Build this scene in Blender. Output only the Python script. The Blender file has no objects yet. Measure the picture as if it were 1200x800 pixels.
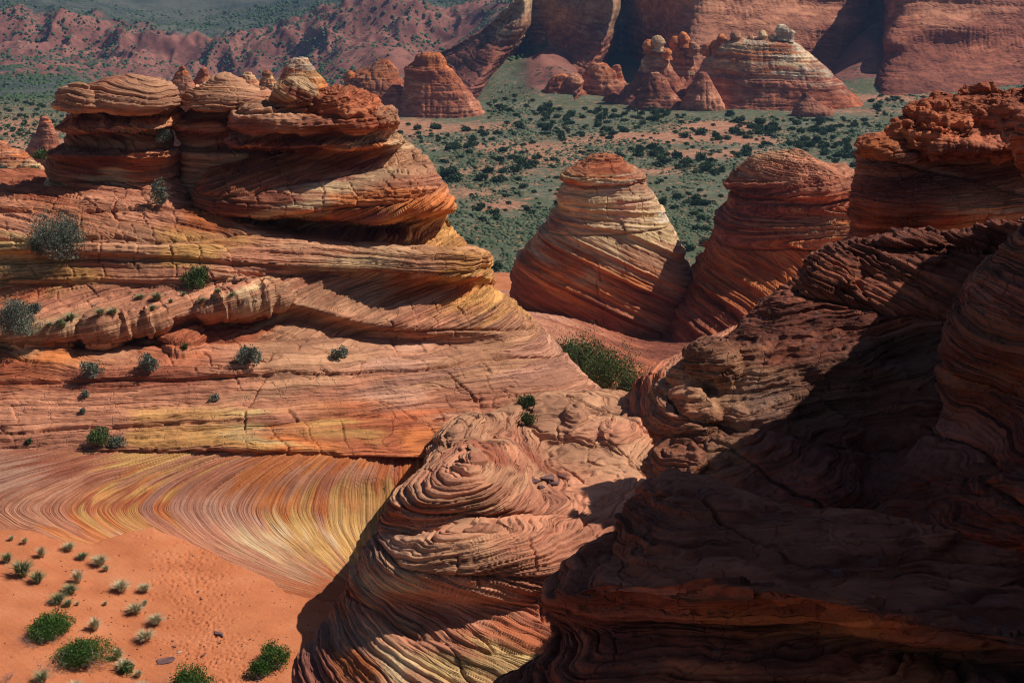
import bpy, math, random
import numpy as np
from math import radians, sin, cos, tan, pi

# ------------------------------------------------------------------ scene, camera, light
S = bpy.context.scene
COL = S.collection
RES = 1.25

CAMZ = 60.0
F = 1903.0
PITCH = math.atan2(520.0, F)
cp, sp = cos(PITCH), sin(PITCH)
cam_d = bpy.data.cameras.new('camera')
cam = bpy.data.objects.new('camera', cam_d); COL.objects.link(cam)
cam.location = (0, 0, CAMZ)
cam.rotation_euler = (pi / 2 - PITCH, 0, 0)
cam_d.sensor_width = 36.0
cam_d.lens = F / 1200.0 * 36.0
cam_d.clip_start = 0.5
cam_d.clip_end = 20000
S.camera = cam

SUN = np.array([0.61, 0.17, 0.76]); SUN = SUN / np.linalg.norm(SUN)
elev = math.asin(SUN[2]); azim = math.atan2(SUN[0], SUN[1])
w = bpy.data.worlds.new('World'); S.world = w; w.use_nodes = True
nt = w.node_tree; nt.nodes.clear()
sky = nt.nodes.new('ShaderNodeTexSky'); sky.sky_type = 'NISHITA'; sky.sun_disc = False
sky.sun_elevation = elev; sky.sun_rotation = azim; sky.altitude = 1500; sky.air_density = 1.0
bg = nt.nodes.new('ShaderNodeBackground'); bg.inputs[1].default_value = 0.068
wo = nt.nodes.new('ShaderNodeOutputWorld')
nt.links.new(sky.outputs[0], bg.inputs[0]); nt.links.new(bg.outputs[0], wo.inputs[0])
sd = bpy.data.lights.new('sun', 'SUN'); sd.energy = 4.9; sd.angle = radians(0.5); sd.color = (1.0, 0.94, 0.86)
so = bpy.data.objects.new('sun', sd); COL.objects.link(so)
so.rotation_euler = (0, pi / 2 - elev, math.atan2(SUN[1], SUN[0]))
so.location = (40, 10, 120)
S.view_settings.view_transform = 'Standard'; S.view_settings.look = 'None'
S.view_settings.exposure = 0.0; S.view_settings.gamma = 1.0
S.render.engine = 'CYCLES'
S.cycles.use_denoising = True
S.cycles.filter_width = 1.15
S.cycles.max_bounces = 5; S.cycles.diffuse_bounces = 3; S.cycles.glossy_bounces = 1
S.cycles.transmission_bounces = 1; S.cycles.volume_bounces = 0; S.cycles.transparent_max_bounces = 4

# ------------------------------------------------------------------ maths helpers
def W(px, py, Y):
    """point at forward distance Y seen at photo position (px,py) of the 1200x800 frame"""
    px = np.asarray(px, float); py = np.asarray(py, float); Y = np.asarray(Y, float)
    u = (px - 600) / F; v = (400 - py) / F
    dy = cp + v * sp; dz = -sp + v * cp
    t = Y / dy
    return np.stack([u * t, Y, CAMZ + dz * t], -1)

def proj(P):
    y, z = P[..., 1], P[..., 2] - CAMZ
    dep = y * cp - z * sp
    up = y * sp + z * cp
    return 600 + F * P[..., 0] / dep, 400 - F * up / dep

def zat(py, Y):
    return float(W(600, py, Y)[2])

def _h(ix, iy, iz, seed):
    u = np.uint32
    n = (ix.astype(u) * u(73856093)) ^ (iy.astype(u) * u(19349663)) ^ (iz.astype(u) * u(83492791)) ^ u(seed * 2654435761 & 0x7fffffff)
    n = (n ^ (n >> u(13))) * u(1274126177)
    n = (n ^ (n >> u(16))) * u(668265263)
    n = n ^ (n >> u(15))
    return (n & u(0xffffff)).astype(np.float32) * np.float32(2.0 / 0xffffff) - np.float32(1)

def vn(P, seed=0):
    """value noise -1..1"""
    P = np.asarray(P, np.float64)
    if P.ndim == 2 and len(P) > 120000:
        return np.concatenate([vn(P[k:k + 100000], seed) for k in range(0, len(P), 100000)])
    fl = np.floor(P); f = (P - fl).astype(np.float32)
    i = fl.astype(np.int32)
    f = f * f * f * (f * (f * 6 - 15) + 10)
    out = 0
    fx, fy, fz = f[..., 0], f[..., 1], f[..., 2]
    for dx in (0, 1):
        wx = fx if dx else 1 - fx
        for dy in (0, 1):
            wy = fy if dy else 1 - fy
            for dz in (0, 1):
                wz = fz if dz else 1 - fz
                out = out + _h(i[..., 0] + dx, i[..., 1] + dy, i[..., 2] + dz, seed) * (wx * wy * wz)
    return out

def fbm(P, octs=4, seed=0, gain=0.5, lac=2.03):
    a, s, tot = 1.0, 0, 0
    P = np.asarray(P, float)
    for k in range(octs):
        s = s + a * vn(P, seed + k * 17); tot += a
        P = P * lac + 11.3; a *= gain
    return s / tot

def noise1(x, seed=0):
    x = np.asarray(x, float)
    return vn(np.stack([x, x * 0 + .5, x * 0 + .5], -1), seed)

def smooth(a, e0, e1):
    t = np.clip((a - e0) / (e1 - e0), 0, 1)
    return t * t * (3 - 2 * t)

PERIOD = 64.0; NT = 12800
def hardness(seed, thick=(0.50, 0.155, 0.055), amp=(.75, .85, .60), notch=0.9):
    """1-D table of how far each bed stands proud, -1..1"""
    rs = np.random.RandomState(seed)
    x = np.arange(NT) * (PERIOD / NT)
    H = np.zeros(NT)
    for th, a in zip(thick, amp):
        pos = 0
        while pos < PERIOD:
            t = th * math.exp(rs.normal(0, .55))
            i0, i1 = int(pos / PERIOD * NT), int((pos + t) / PERIOD * NT)
            i1 = min(max(i1, i0 + 1), NT)
            f = (np.arange(i0, i1) - i0 + .5) / (i1 - i0)
            base = rs.uniform(-1, 1)
            H[i0:i1] += a * (base * .7 + .55 * (1 - abs(2 * f - 1) ** 3) + .25 * f)
            H[i0:min(i0 + max(1, int(.14 * (i1 - i0))), NT)] -= a * notch
            pos += t
    k = np.array([1, 2, 1.]); k /= k.sum()
    H = np.convolve(np.concatenate([H[-1:], H, H[:1]]), k, 'valid')
    H -= H.mean(); H /= (np.abs(H).max() + 1e-6) * .6
    return H

def ribs(seed, spacing=1.3, width=.22, fine=.18):
    """mostly smooth rock crossed by a few sharp raised ribs"""
    rs = np.random.RandomState(seed)
    x = np.arange(NT) * (PERIOD / NT)
    H = fine * hardness(seed + 1, (.5, .16, .06), (.7, .8, .5), .8)
    pos = .5
    while pos < PERIOD - 1:
        wd = width * rs.uniform(.6, 1.5); a = rs.uniform(.35, 1.0)
        d = (x - pos) / wd
        H += a * np.where(d > 0, np.exp(-d * 1.0), np.exp(-(d / .22) ** 2)) * (d > -1)
        H -= .45 * a * np.exp(-((d + .55) / .3) ** 2)
        pos += spacing * math.exp(rs.normal(0, .45))
    return H - H.mean() - .25

def look1(H, s):
    return np.interp(np.mod(s, PERIOD) / PERIOD * NT, np.arange(NT), H)

def strata(P, seed=1, setT=2.2, dip=0.28, tilt=(0.0, 0.0), warp=0.25, wl=6.0, xb=1.0):
    """bed coordinate with cross-bedded sets; returns (bed coordinate, distance to the set boundary)"""
    rs = np.random.RandomState(seed)
    b = P[:, 2] + tilt[0] * P[:, 0] + tilt[1] * P[:, 1] + warp * fbm(P / wl, 3, seed + 5) * 1.6
    if xb <= 0:
        return b * 1.0, np.full(len(P), 9.0)
    bb = b / setT + 0.25 * np.sin(b * 1.3 + seed)
    k = np.floor(bb).astype(int); fr = bb - k
    off = k - k.min() + 0
    n = off.max() + 1
    dx = rs.uniform(-dip, dip, n); dy = rs.uniform(-dip * .4, dip * .4, n); so_ = rs.uniform(0, 60, n)
    curve = rs.uniform(-.02, .02, n)
    s = P[:, 2] + (tilt[0] + dx[off] * xb) * P[:, 0] + (tilt[1] + dy[off] * xb) * P[:, 1] + curve[off] * 160 * np.sin(P[:, 0] * .13 + so_[off]) * xb * .3 \
        + warp * .6 * fbm(P / (wl * .6), 3, seed + 9) + so_[off]
    return s, np.minimum(fr, 1 - fr) * setT

def grid_interp(ctrl, nr, nc, closed=False):
    """Catmull-Rom over a control grid (R,C,K); nr/nc = samples per interval lists"""
    def along(A, counts, closed):
        n = A.shape[0]; out = []
        segs = n if closed else n - 1
        for i in range(segs):
            if closed:
                p0, p1, p2, p3 = A[(i - 1) % n], A[i], A[(i + 1) % n], A[(i + 2) % n]
            else:
                p1, p2 = A[i], A[i + 1]
                p0 = A[i - 1] if i > 0 else 2 * p1 - p2
                p3 = A[i + 2] if i + 2 < n else 2 * p2 - p1
            t = (np.arange(counts[i]) / counts[i]).reshape((-1,) + (1,) * (A.ndim - 1))
            m1 = (p2 - p0) * .5; m2 = (p3 - p1) * .5
            out.append((2*t**3 - 3*t**2 + 1) * p1 + (t**3 - 2*t**2 + t) * m1 + (-2*t**3 + 3*t**2) * p2 + (t**3 - t**2) * m2)
        if not closed: out.append(A[-1:])
        return np.concatenate(out, 0)
    G = along(ctrl, nr, False)
    G = np.swapaxes(along(np.swapaxes(G, 0, 1), nc, closed), 0, 1)
    return G

def grid_normals(G, closed, outward=None):
    du = np.gradient(G, axis=0)
    if closed:
        dv = (np.roll(G, -1, 1) - np.roll(G, 1, 1)) * .5
    else:
        dv = np.gradient(G, axis=1)
    N = np.cross(du, dv)
    L = np.linalg.norm(N, axis=-1, keepdims=True)
    N = N / np.maximum(L, 1e-9)
    return N

def blur_rows(A, sig, axis=0, closed=False):
    r = int(max(1, sig * 2.5)); k = np.exp(-.5 * (np.arange(-r, r + 1) / sig) ** 2); k /= k.sum()
    pad = [(0, 0)] * A.ndim; pad[axis] = (r, r)
    B = np.pad(A, pad, mode='wrap' if closed else 'edge')
    out = 0
    for i, kk in enumerate(k):
        sl = [slice(None)] * A.ndim; sl[axis] = slice(i, i + A.shape[axis])
        out = out + kk * B[tuple(sl)]
    return out

def link(o, parent=None):
    COL.objects.link(o)
    if parent is not None: o.parent = parent
    return o

def tag(o, label=None, cat=None, group=None, kind=None):
    if label: o['label'] = label
    if cat: o['category'] = cat
    if group: o['group'] = group
    if kind: o['kind'] = kind
    return o

def mesh_from(name, V, Fq, mat, attrs=None, parent=None, smooth_=True, nper=4):
    me = bpy.data.meshes.new(name)
    V = np.asarray(V, np.float32); Fq = np.asarray(Fq, np.int32)
    me.vertices.add(len(V)); me.vertices.foreach_set('co', V.ravel())
    me.loops.add(Fq.size); me.loops.foreach_set('vertex_index', Fq.ravel())
    me.polygons.add(len(Fq))
    me.polygons.foreach_set('loop_start', np.arange(0, Fq.size, nper, dtype=np.int32))
    try: me.polygons.foreach_set('loop_total', np.full(len(Fq), nper, np.int32))
    except Exception: pass
    me.update(calc_edges=True)
    if smooth_: me.polygons.foreach_set('use_smooth', np.ones(len(Fq), bool))
    for k, a in (attrs or {}).items():
        a = np.asarray(a, np.float32)
        if a.ndim == 1:
            at = me.attributes.new(k, 'FLOAT', 'POINT'); at.data.foreach_set('value', a)
        else:
            at = me.attributes.new(k, 'FLOAT_COLOR', 'POINT')
            at.data.foreach_set('color', np.concatenate([a, np.ones((len(a), 1), np.float32)], 1).ravel())
    if mat: me.materials.append(mat)
    o = bpy.data.objects.new(name, me)
    return link(o, parent)

def grid_faces(nr, nc, closed, flip=False):
    i = np.arange(nr - 1)[:, None]; c = nc if closed else nc - 1
    j = np.arange(c)[None, :]
    a = i * nc + j; b = i * nc + (j + 1) % nc; d = (i + 1) * nc + j; e = (i + 1) * nc + (j + 1) % nc
    q = np.stack([a, b, e, d], -1).reshape(-1, 4)
    return q[:, ::-1] if flip else q

# ------------------------------------------------------------------ colours (linear, real-world)
PAL = dict(
    red=(.38, .130, .076), dred=(.235, .080, .052), salmon=(.53, .238, .145), pink=(.53, .285, .200),
    orange=(.60, .205, .070), dorange=(.42, .135, .048), yellow=(.62, .35, .125), cream=(.62, .44, .26),
    white=(.62, .53, .40), tan=(.50, .27, .160), grey=(.33, .19, .14), brown=(.24, .120, .080),
    sand=(.56, .185, .080), rust=(.45, .140, .066), plum=(.29, .115, .088), gyel=(.56, .39, .18))

def colfield(P, pts, sx=1.0, sy=2.2, warp=14, seed=3, sharp=4.0, s=None, follow=1.0):
    px, py = proj(P)
    if s is not None:
        q = np.stack([s * 2.2, P[:, 0] / 9, P[:, 1] / 9], -1)
        px = px + 55 * follow * vn(q, seed + 2); q[:, 0] *= 2.3; py = py + 16 * follow * vn(q, seed + 4)
    wv = fbm(P / 2.2, 3, seed); w2 = fbm(P / 2.2 + 40, 3, seed)
    px = px + warp * wv; py = py + warp * .5 * w2
    px = px.astype(np.float32); py = py.astype(np.float32)
    C = np.array([PAL[k] if isinstance(k, str) else k for _, _, k in pts], np.float32)
    out = np.empty((len(P), 3), np.float32)
    X = np.array([p[0] for p in pts], np.float32) * np.float32(sx); Y_ = np.array([p[1] for p in pts], np.float32) * np.float32(sy)
    for i in range(0, len(P), 100000):
        d2 = (px[i:i + 100000, None] * np.float32(sx) - X) ** 2 + (py[i:i + 100000, None] * np.float32(sy) - Y_) ** 2 + np.float32(60)
        wt = np.float32(1e4) / (d2 * d2)
        out[i:i + 100000] = (wt @ C) / wt.sum(1, keepdims=True)
    return out

# ------------------------------------------------------------------ materials
def nodes(name):
    m = bpy.data.materials.new(name); m.use_nodes = True
    t = m.node_tree; t.nodes.clear()
    out = t.nodes.new('ShaderNodeOutputMaterial'); b = t.nodes.new('ShaderNodeBsdfPrincipled')
    t.links.new(b.outputs[0], out.inputs[0])
    b.inputs['Roughness'].default_value = .9
    b.inputs['Specular IOR Level'].default_value = .15
    def N(kind, **kw):
        n = t.nodes.new(kind)
        for k, v in kw.items():
            if k.startswith('i_'): n.inputs[k[2:].replace('_', ' ')].default_value = v
            elif k.startswith('n_'): n.inputs[int(k[2:])].default_value = v
            else: setattr(n, k, v)
        return n
    L = t.links.new
    return m, t, b, N, L

def ramp(N, stops, interp='LINEAR'):
    r = N('ShaderNodeValToRGB'); r.color_ramp.interpolation = interp
    el = r.color_ramp.elements
    while len(el) > 1: el.remove(el[-1])
    el[0].position = stops[0][0]; c = stops[0][1]; el[0].color = (*c, 1) if len(c) == 3 else c
    for p_, c in stops[1:]:
        e = el.new(p_); e.color = (*c, 1)
    return r

def rock_material(name, bands=(1.6, 7.0, 26.0), bandamt=.55, fine=.5, bump=.75, varnish=.30, bumpdist=.085, scale=1.0,
                  light=(1.25, 1.20, 1.10), dark=(.62, .50, .46), lichen=0.0, crack=.3, lines=.38, grain=.35):
    m, t, b, N, L = nodes(name)
    a_s = N('ShaderNodeAttribute', attribute_name='bed'); a_c = N('ShaderNodeAttribute', attribute_name='tone')
    tc = N('ShaderNodeTexCoord')
    sepp = N('ShaderNodeSeparateXYZ'); L(tc.outputs['Object'], sepp.inputs[0])
    def band(k, lat, detail=2.0):
        mu = N('ShaderNodeMath', operation='MULTIPLY', n_1=k * scale); L(a_s.outputs['Fac'], mu.inputs[0])
        mx = N('ShaderNodeMath', operation='MULTIPLY', n_1=lat); L(sepp.outputs[0], mx.inputs[0])
        mz = N('ShaderNodeMath', operation='MULTIPLY', n_1=lat); L(sepp.outputs[1], mz.inputs[0])
        cb = N('ShaderNodeCombineXYZ'); L(mu.outputs[0], cb.inputs[0]); L(mx.outputs[0], cb.inputs[1]); L(mz.outputs[0], cb.inputs[2])
        nz = N('ShaderNodeTexNoise'); nz.inputs['Scale'].default_value = 1.0; nz.inputs['Detail'].default_value = detail
        nz.inputs['Roughness'].default_value = .6
        L(cb.outputs[0], nz.inputs['Vector'])
        return nz.outputs['Fac']
    b1, b2, b3 = band(bands[0], .12 * scale), band(bands[1], .35 * scale), band(bands[2], .9 * scale, 1.0)
    def mixc(fac, A, B, mode='MIX'):
        n = N('ShaderNodeMix', data_type='RGBA', blend_type=mode)
        if isinstance(fac, float): n.inputs[0].default_value = fac
        else: L(fac, n.inputs[0])
        for s_, q in ((6, A), (7, B)):
            if isinstance(q, tuple): n.inputs[s_].default_value = (*q, 1)
            else: L(q, n.inputs[s_])
        return n.outputs[2]
    def contrast(x, lo, hi):
        n = N('ShaderNodeMapRange', interpolation_type='SMOOTHSTEP'); L(x, n.inputs[0])
        n.inputs[1].default_value = lo; n.inputs[2].default_value = hi
        return n.outputs[0]
    tone = a_c.outputs['Color']
    lt = mixc(1.0, tone, light, 'MULTIPLY'); dk = mixc(1.0, tone, dark, 'MULTIPLY')
    c = mixc(bandamt, tone, mixc(contrast(b1, .38, .62), dk, lt))
    c = mixc(bandamt * .9, c, mixc(contrast(b2, .36, .64), mixc(1.0, c, dark, 'MULTIPLY'), mixc(1.0, c, light, 'MULTIPLY')))
    c = mixc(bandamt * fine, c, mixc(contrast(b3, .35, .65), mixc(1.0, c, (.6, .55, .52), 'MULTIPLY'), mixc(1.0, c, (1.25, 1.2, 1.12), 'MULTIPLY')))
    # thin dark bedding planes
    def line(x, c0, w_):
        n = N('ShaderNodeMath', operation='SUBTRACT', n_1=c0); L(x, n.inputs[0])
        a = N('ShaderNodeMath', operation='ABSOLUTE'); L(n.outputs[0], a.inputs[0])
        return contrast(a.outputs[0], 0.0, w_)
    l1 = line(b1, .50, .018); l2 = line(b2, .46, .035)
    lm = N('ShaderNodeMath', operation='MULTIPLY'); L(l1, lm.inputs[0]); L(l2, lm.inputs[1])
    inv = N('ShaderNodeMath', operation='SUBTRACT', n_0=1.0); L(lm.outputs[0], inv.inputs[1])
    c = mixc(_mul(N, L, inv.outputs[0], lines), c, mixc(1.0, c, (.48, .38, .36), 'MULTIPLY'))
    # rust/varnish blotches
    n1 = N('ShaderNodeTexNoise'); n1.inputs['Scale'].default_value = .9 * scale; n1.inputs['Detail'].default_value = 6; n1.inputs['Roughness'].default_value = .65
    L(tc.outputs['Object'], n1.inputs['Vector'])
    c = mixc(0.0 + varnish * .0, c, c) if varnish == 0 else mixc(_mul(N, L, contrast(n1.outputs['Fac'], .50, .68), varnish), c, mixc(1.0, c, (.58, .50, .48), 'MULTIPLY'))
    n2 = N('ShaderNodeTexNoise'); n2.inputs['Scale'].default_value = 14 * scale; n2.inputs['Detail'].default_value = 5; n2.inputs['Roughness'].default_value = .7
    L(tc.outputs['Object'], n2.inputs['Vector'])
    c = mixc(_mul(N, L, contrast(n2.outputs['Fac'], .4, .75), .45), c, mixc(1.0, c, (.62, .58, .58), 'MULTIPLY'))
    if lichen > 0:
        n3 = N('ShaderNodeTexNoise'); n3.inputs['Scale'].default_value = 5 * scale; n3.inputs['Detail'].default_value = 8; n3.inputs['Roughness'].default_value = .75
        L(tc.outputs['Object'], n3.inputs['Vector'])
        c = mixc(_mul(N, L, contrast(n3.outputs['Fac'], .54, .66), lichen), c, (.20, .17, .155))
    L(c, b.inputs['Base Color'])
    # relief: fine beds and grain
    h = _add(N, L, _mul(N, L, b2, .9), _mul(N, L, b3, .5))
    h = _add(N, L, h, _mul(N, L, lm.outputs[0], .55))
    h = _add(N, L, h, _mul(N, L, n2.outputs['Fac'], grain))
    if grain > .5:
        vp = N('ShaderNodeTexVoronoi', feature='SMOOTH_F1'); vp.inputs['Scale'].default_value = 5.5 * scale; vp.inputs['Smoothness'].default_value = .3
        L(tc.outputs['Object'], vp.inputs['Vector'])
        h = _add(N, L, h, _mul(N, L, contrast(vp.outputs['Distance'], .0, .42), .8))
    if crack > 0:
        vo = N('ShaderNodeTexVoronoi', feature='DISTANCE_TO_EDGE'); vo.inputs['Scale'].default_value = .9 * scale
        wv = N('ShaderNodeVectorMath', operation='ADD')
        nw = N('ShaderNodeTexNoise'); nw.inputs['Scale'].default_value = 2.0 * scale; nw.inputs['Detail'].default_value = 3
        L(tc.outputs['Object'], nw.inputs['Vector'])
        sc_ = N('ShaderNodeVectorMath', operation='SCALE'); sc_.inputs['Scale'].default_value = .8
        L(nw.outputs['Color'], sc_.inputs[0]); L(tc.outputs['Object'], wv.inputs[0]); L(sc_.outputs[0], wv.inputs[1])
        mp = N('ShaderNodeMapping'); mp.inputs['Scale'].default_value = (.8, .8, .45); L(wv.outputs[0], mp.inputs[0])
        L(mp.outputs[0], vo.inputs['Vector'])
        ck = contrast(vo.outputs['Distance'], 0.0, .012)
        h = _add(N, L, h, _mul(N, L, ck, crack * 1.2))
    bp = N('ShaderNodeBump'); bp.inputs['Strength'].default_value = bump; bp.inputs['Distance'].default_value = bumpdist / scale
    L(h, bp.inputs['Height']); L(bp.outputs[0], b.inputs['Normal'])
    return m

def _mul(N, L, a, k):
    n = N('ShaderNodeMath', operation='MULTIPLY', n_1=k); L(a, n.inputs[0]); return n.outputs[0]
def _add(N, L, a, b_):
    n = N('ShaderNodeMath', operation='ADD'); L(a, n.inputs[0]); L(b_, n.inputs[1]); return n.outputs[0]

M_rock = rock_material('red_sandstone')
M_rocks = rock_material('sandstone_smooth', bandamt=.45, bump=.75, varnish=.15, crack=.12)
M_dark = rock_material('varnished_sandstone', bandamt=.62, bump=.9, varnish=.45, lichen=.30, grain=.8, crack=.5, lines=.45)
M_bowl = rock_material('banded_bowl_sandstone', bands=(1.4, 6.5, 24), bandamt=.46, fine=.8, bump=.8, varnish=.3, light=(1.08, 1.14, 1.10), dark=(.84, .64, .58), crack=.0, bumpdist=.03, lines=.25)
M_far = rock_material('distant_sandstone', bands=(.5, 1.6, 5.0), bandamt=.55, bump=.5, scale=.30, bumpdist=.2, varnish=.5, crack=.25)
M_butte = rock_material('banded_butte_sandstone', bands=(.55, 1.8, 6.0), bandamt=.6, bump=.7, scale=.8, bumpdist=.2, varnish=.25, crack=.25)

# ------------------------------------------------------------------ rock builders
def apply_relief(G, N, closed, seed, amp=.18, lump=.25, lumpL=2.6, fine=.03, strat=None, H=None, sfn=None, ampfn=None, cracks=0.0, lobes=(), latmin=.12, setnotch=.12, horiz=.35, vfold=0.0, blocks=.07):
    """strata relief along the surface normal; returns points, bed coordinate"""
    sh = G.shape; P = G.reshape(-1, 3).copy(); Nn = N.reshape(-1, 3).copy()
    P = P + Nn * (lump * fbm(P / lumpL, 4, seed))[:, None]
    px, py = proj(P)
    for (x, y, r, h) in lobes:
        rr = ((px - x) / r) ** 2 + ((py - y) / (r * .75)) ** 2
        m = np.clip(1 - rr, 0, 1)
        P = P + Nn * (h * np.sqrt(m) * np.clip(m * 4, 0, 1))[:, None]
    if lobes or lump > 0:
        Nn = grid_normals(P.reshape(sh), closed).reshape(-1, 3)
        fl = np.sign((Nn * N.reshape(-1, 3)).sum(1) + 1e-9); Nn *= fl[:, None]
    Nh = Nn.copy(); Nh[:, 2] *= (1 - horiz); Nh /= np.maximum(np.linalg.norm(Nh, axis=1, keepdims=True), 1e-6)
    st = dict(seed=seed); st.update(strat or {})
    if sfn is not None:
        s, db = sfn(P)
    else:
        s, db = strata(P, **st)
    if H is None: H = hardness(seed)
    lat = .55 + .45 * fbm(P / 3.5, 2, seed + 31) * 1.3
    a = amp * np.clip(lat, latmin, 1.2)
    if ampfn is not None: a = a * ampfn(P)
    s2 = s + .035 * fbm(P / .5, 2, seed + 44)
    d = a * look1(H, s2)
    d -= setnotch * np.exp(-(db / .06) ** 2)
    d += fine * fbm(P / .35, 3, seed + 77)
    if blocks > 0:
        bt = 6.0 * blocks
        kb = np.floor(s2 / bt * 1.0 + .3 * noise1(s2 / bt, seed + 12))
        u = (P[:, 0] * .9 + P[:, 1] * .45 + .35 * fbm(P / 1.2, 2, seed + 13)) / (bt * 2.6) + 7.31 * np.sin(kb * 12.9898)
        uf = np.floor(u); fu = u - uf
        hv = _h(uf.astype(np.int64), kb.astype(np.int64), np.zeros(len(uf), np.int64), seed + 14)
        mk = smooth(vn(P / 3.2, seed + 15) + .5 * vn(P / 1.1, seed + 16), -.15, .35)
        d += mk * blocks * (.55 * hv - .9 * np.exp(-(np.minimum(fu, 1 - fu) * bt * 2.6 / .03) ** 2))
    if vfold: d += vfold * (np.abs(vn(P * np.array([1, 1, .12]) / 1.6, seed + 90)) * 2 - 1)
    if cracks > 0:
        q = P * np.array([.33, .33, .10]); q = q + .25 * fbm(P / 1.5, 2, seed + 3)[:, None]
        cn = np.abs(vn(q, seed + 61))
        msk = smooth(vn(P / 5.0, seed + 62), .0, .4)
        d -= cracks * np.exp(-(cn / .007) ** 2) * msk
    return (P + Nh * d[:, None]), s

def sheet(name, ctrl, mat, cols, seed, px_step=1.0, label=None, cat=None, kind=None, parent=None, flip=False, dens=None, follow=1.0, **kw):
    """ctrl rows of (px,py,Y) traced on the photo, each at its own distance"""
    A = np.array(ctrl, float)
    P3 = W(A[..., 0], A[..., 1], A[..., 2])
    res = .021 / 40 * A[..., 2].mean() * px_step / RES * (1.0)
    res = A[..., 2].clip(18).mean() / F * 1.25 * px_step / RES
    lr = np.linalg.norm(np.diff(P3, axis=0), axis=-1)
    lc = np.linalg.norm(np.diff(P3, axis=1), axis=-1)
    # foreshortening: depth along view counts less
    nr = [int(max(2, min(400, np.median(x) / res * .75))) for x in lr]
    nc = [int(max(2, min(400, np.median(lc[:, j]) / res))) for j in range(lc.shape[1])]
    if dens: nc = [max(2, int(n * dens[min(j, len(dens) - 1)])) for j, n in enumerate(nc)]
    Gd = grid_interp(A, nr, nc)
    G = W(Gd[..., 0], Gd[..., 1], Gd[..., 2])
    Nn = grid_normals(G, False)
    if flip: Nn = -Nn
    view = G - np.array([0, 0, CAMZ])
    # make normals face the viewer side on the whole
    if (Nn * view).sum(-1).mean() > 0: Nn = -Nn
    V, s = apply_relief(G, Nn, False, seed, **kw)
    c = colfield(V, cols, seed=seed, s=s, follow=follow)
    q = grid_faces(G.shape[0], G.shape[1], False)
    # face orientation to match normals
    a, b_, c_ = V[q[:, 0]], V[q[:, 1]], V[q[:, 2]]
    fn = np.cross(b_ - a, c_ - a).sum(0)
    if (fn * Nn.reshape(-1, 3).sum(0)).sum() < 0: q = q[:, ::-1]
    o = mesh_from(name, V, q, mat, dict(bed=s, tone=c), parent)
    if label or kind: tag(o, label, cat, None, kind)
    o_verts[name] = o_verts.get(name, []) + [V]
    return o, V

o_verts = {}

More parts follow.
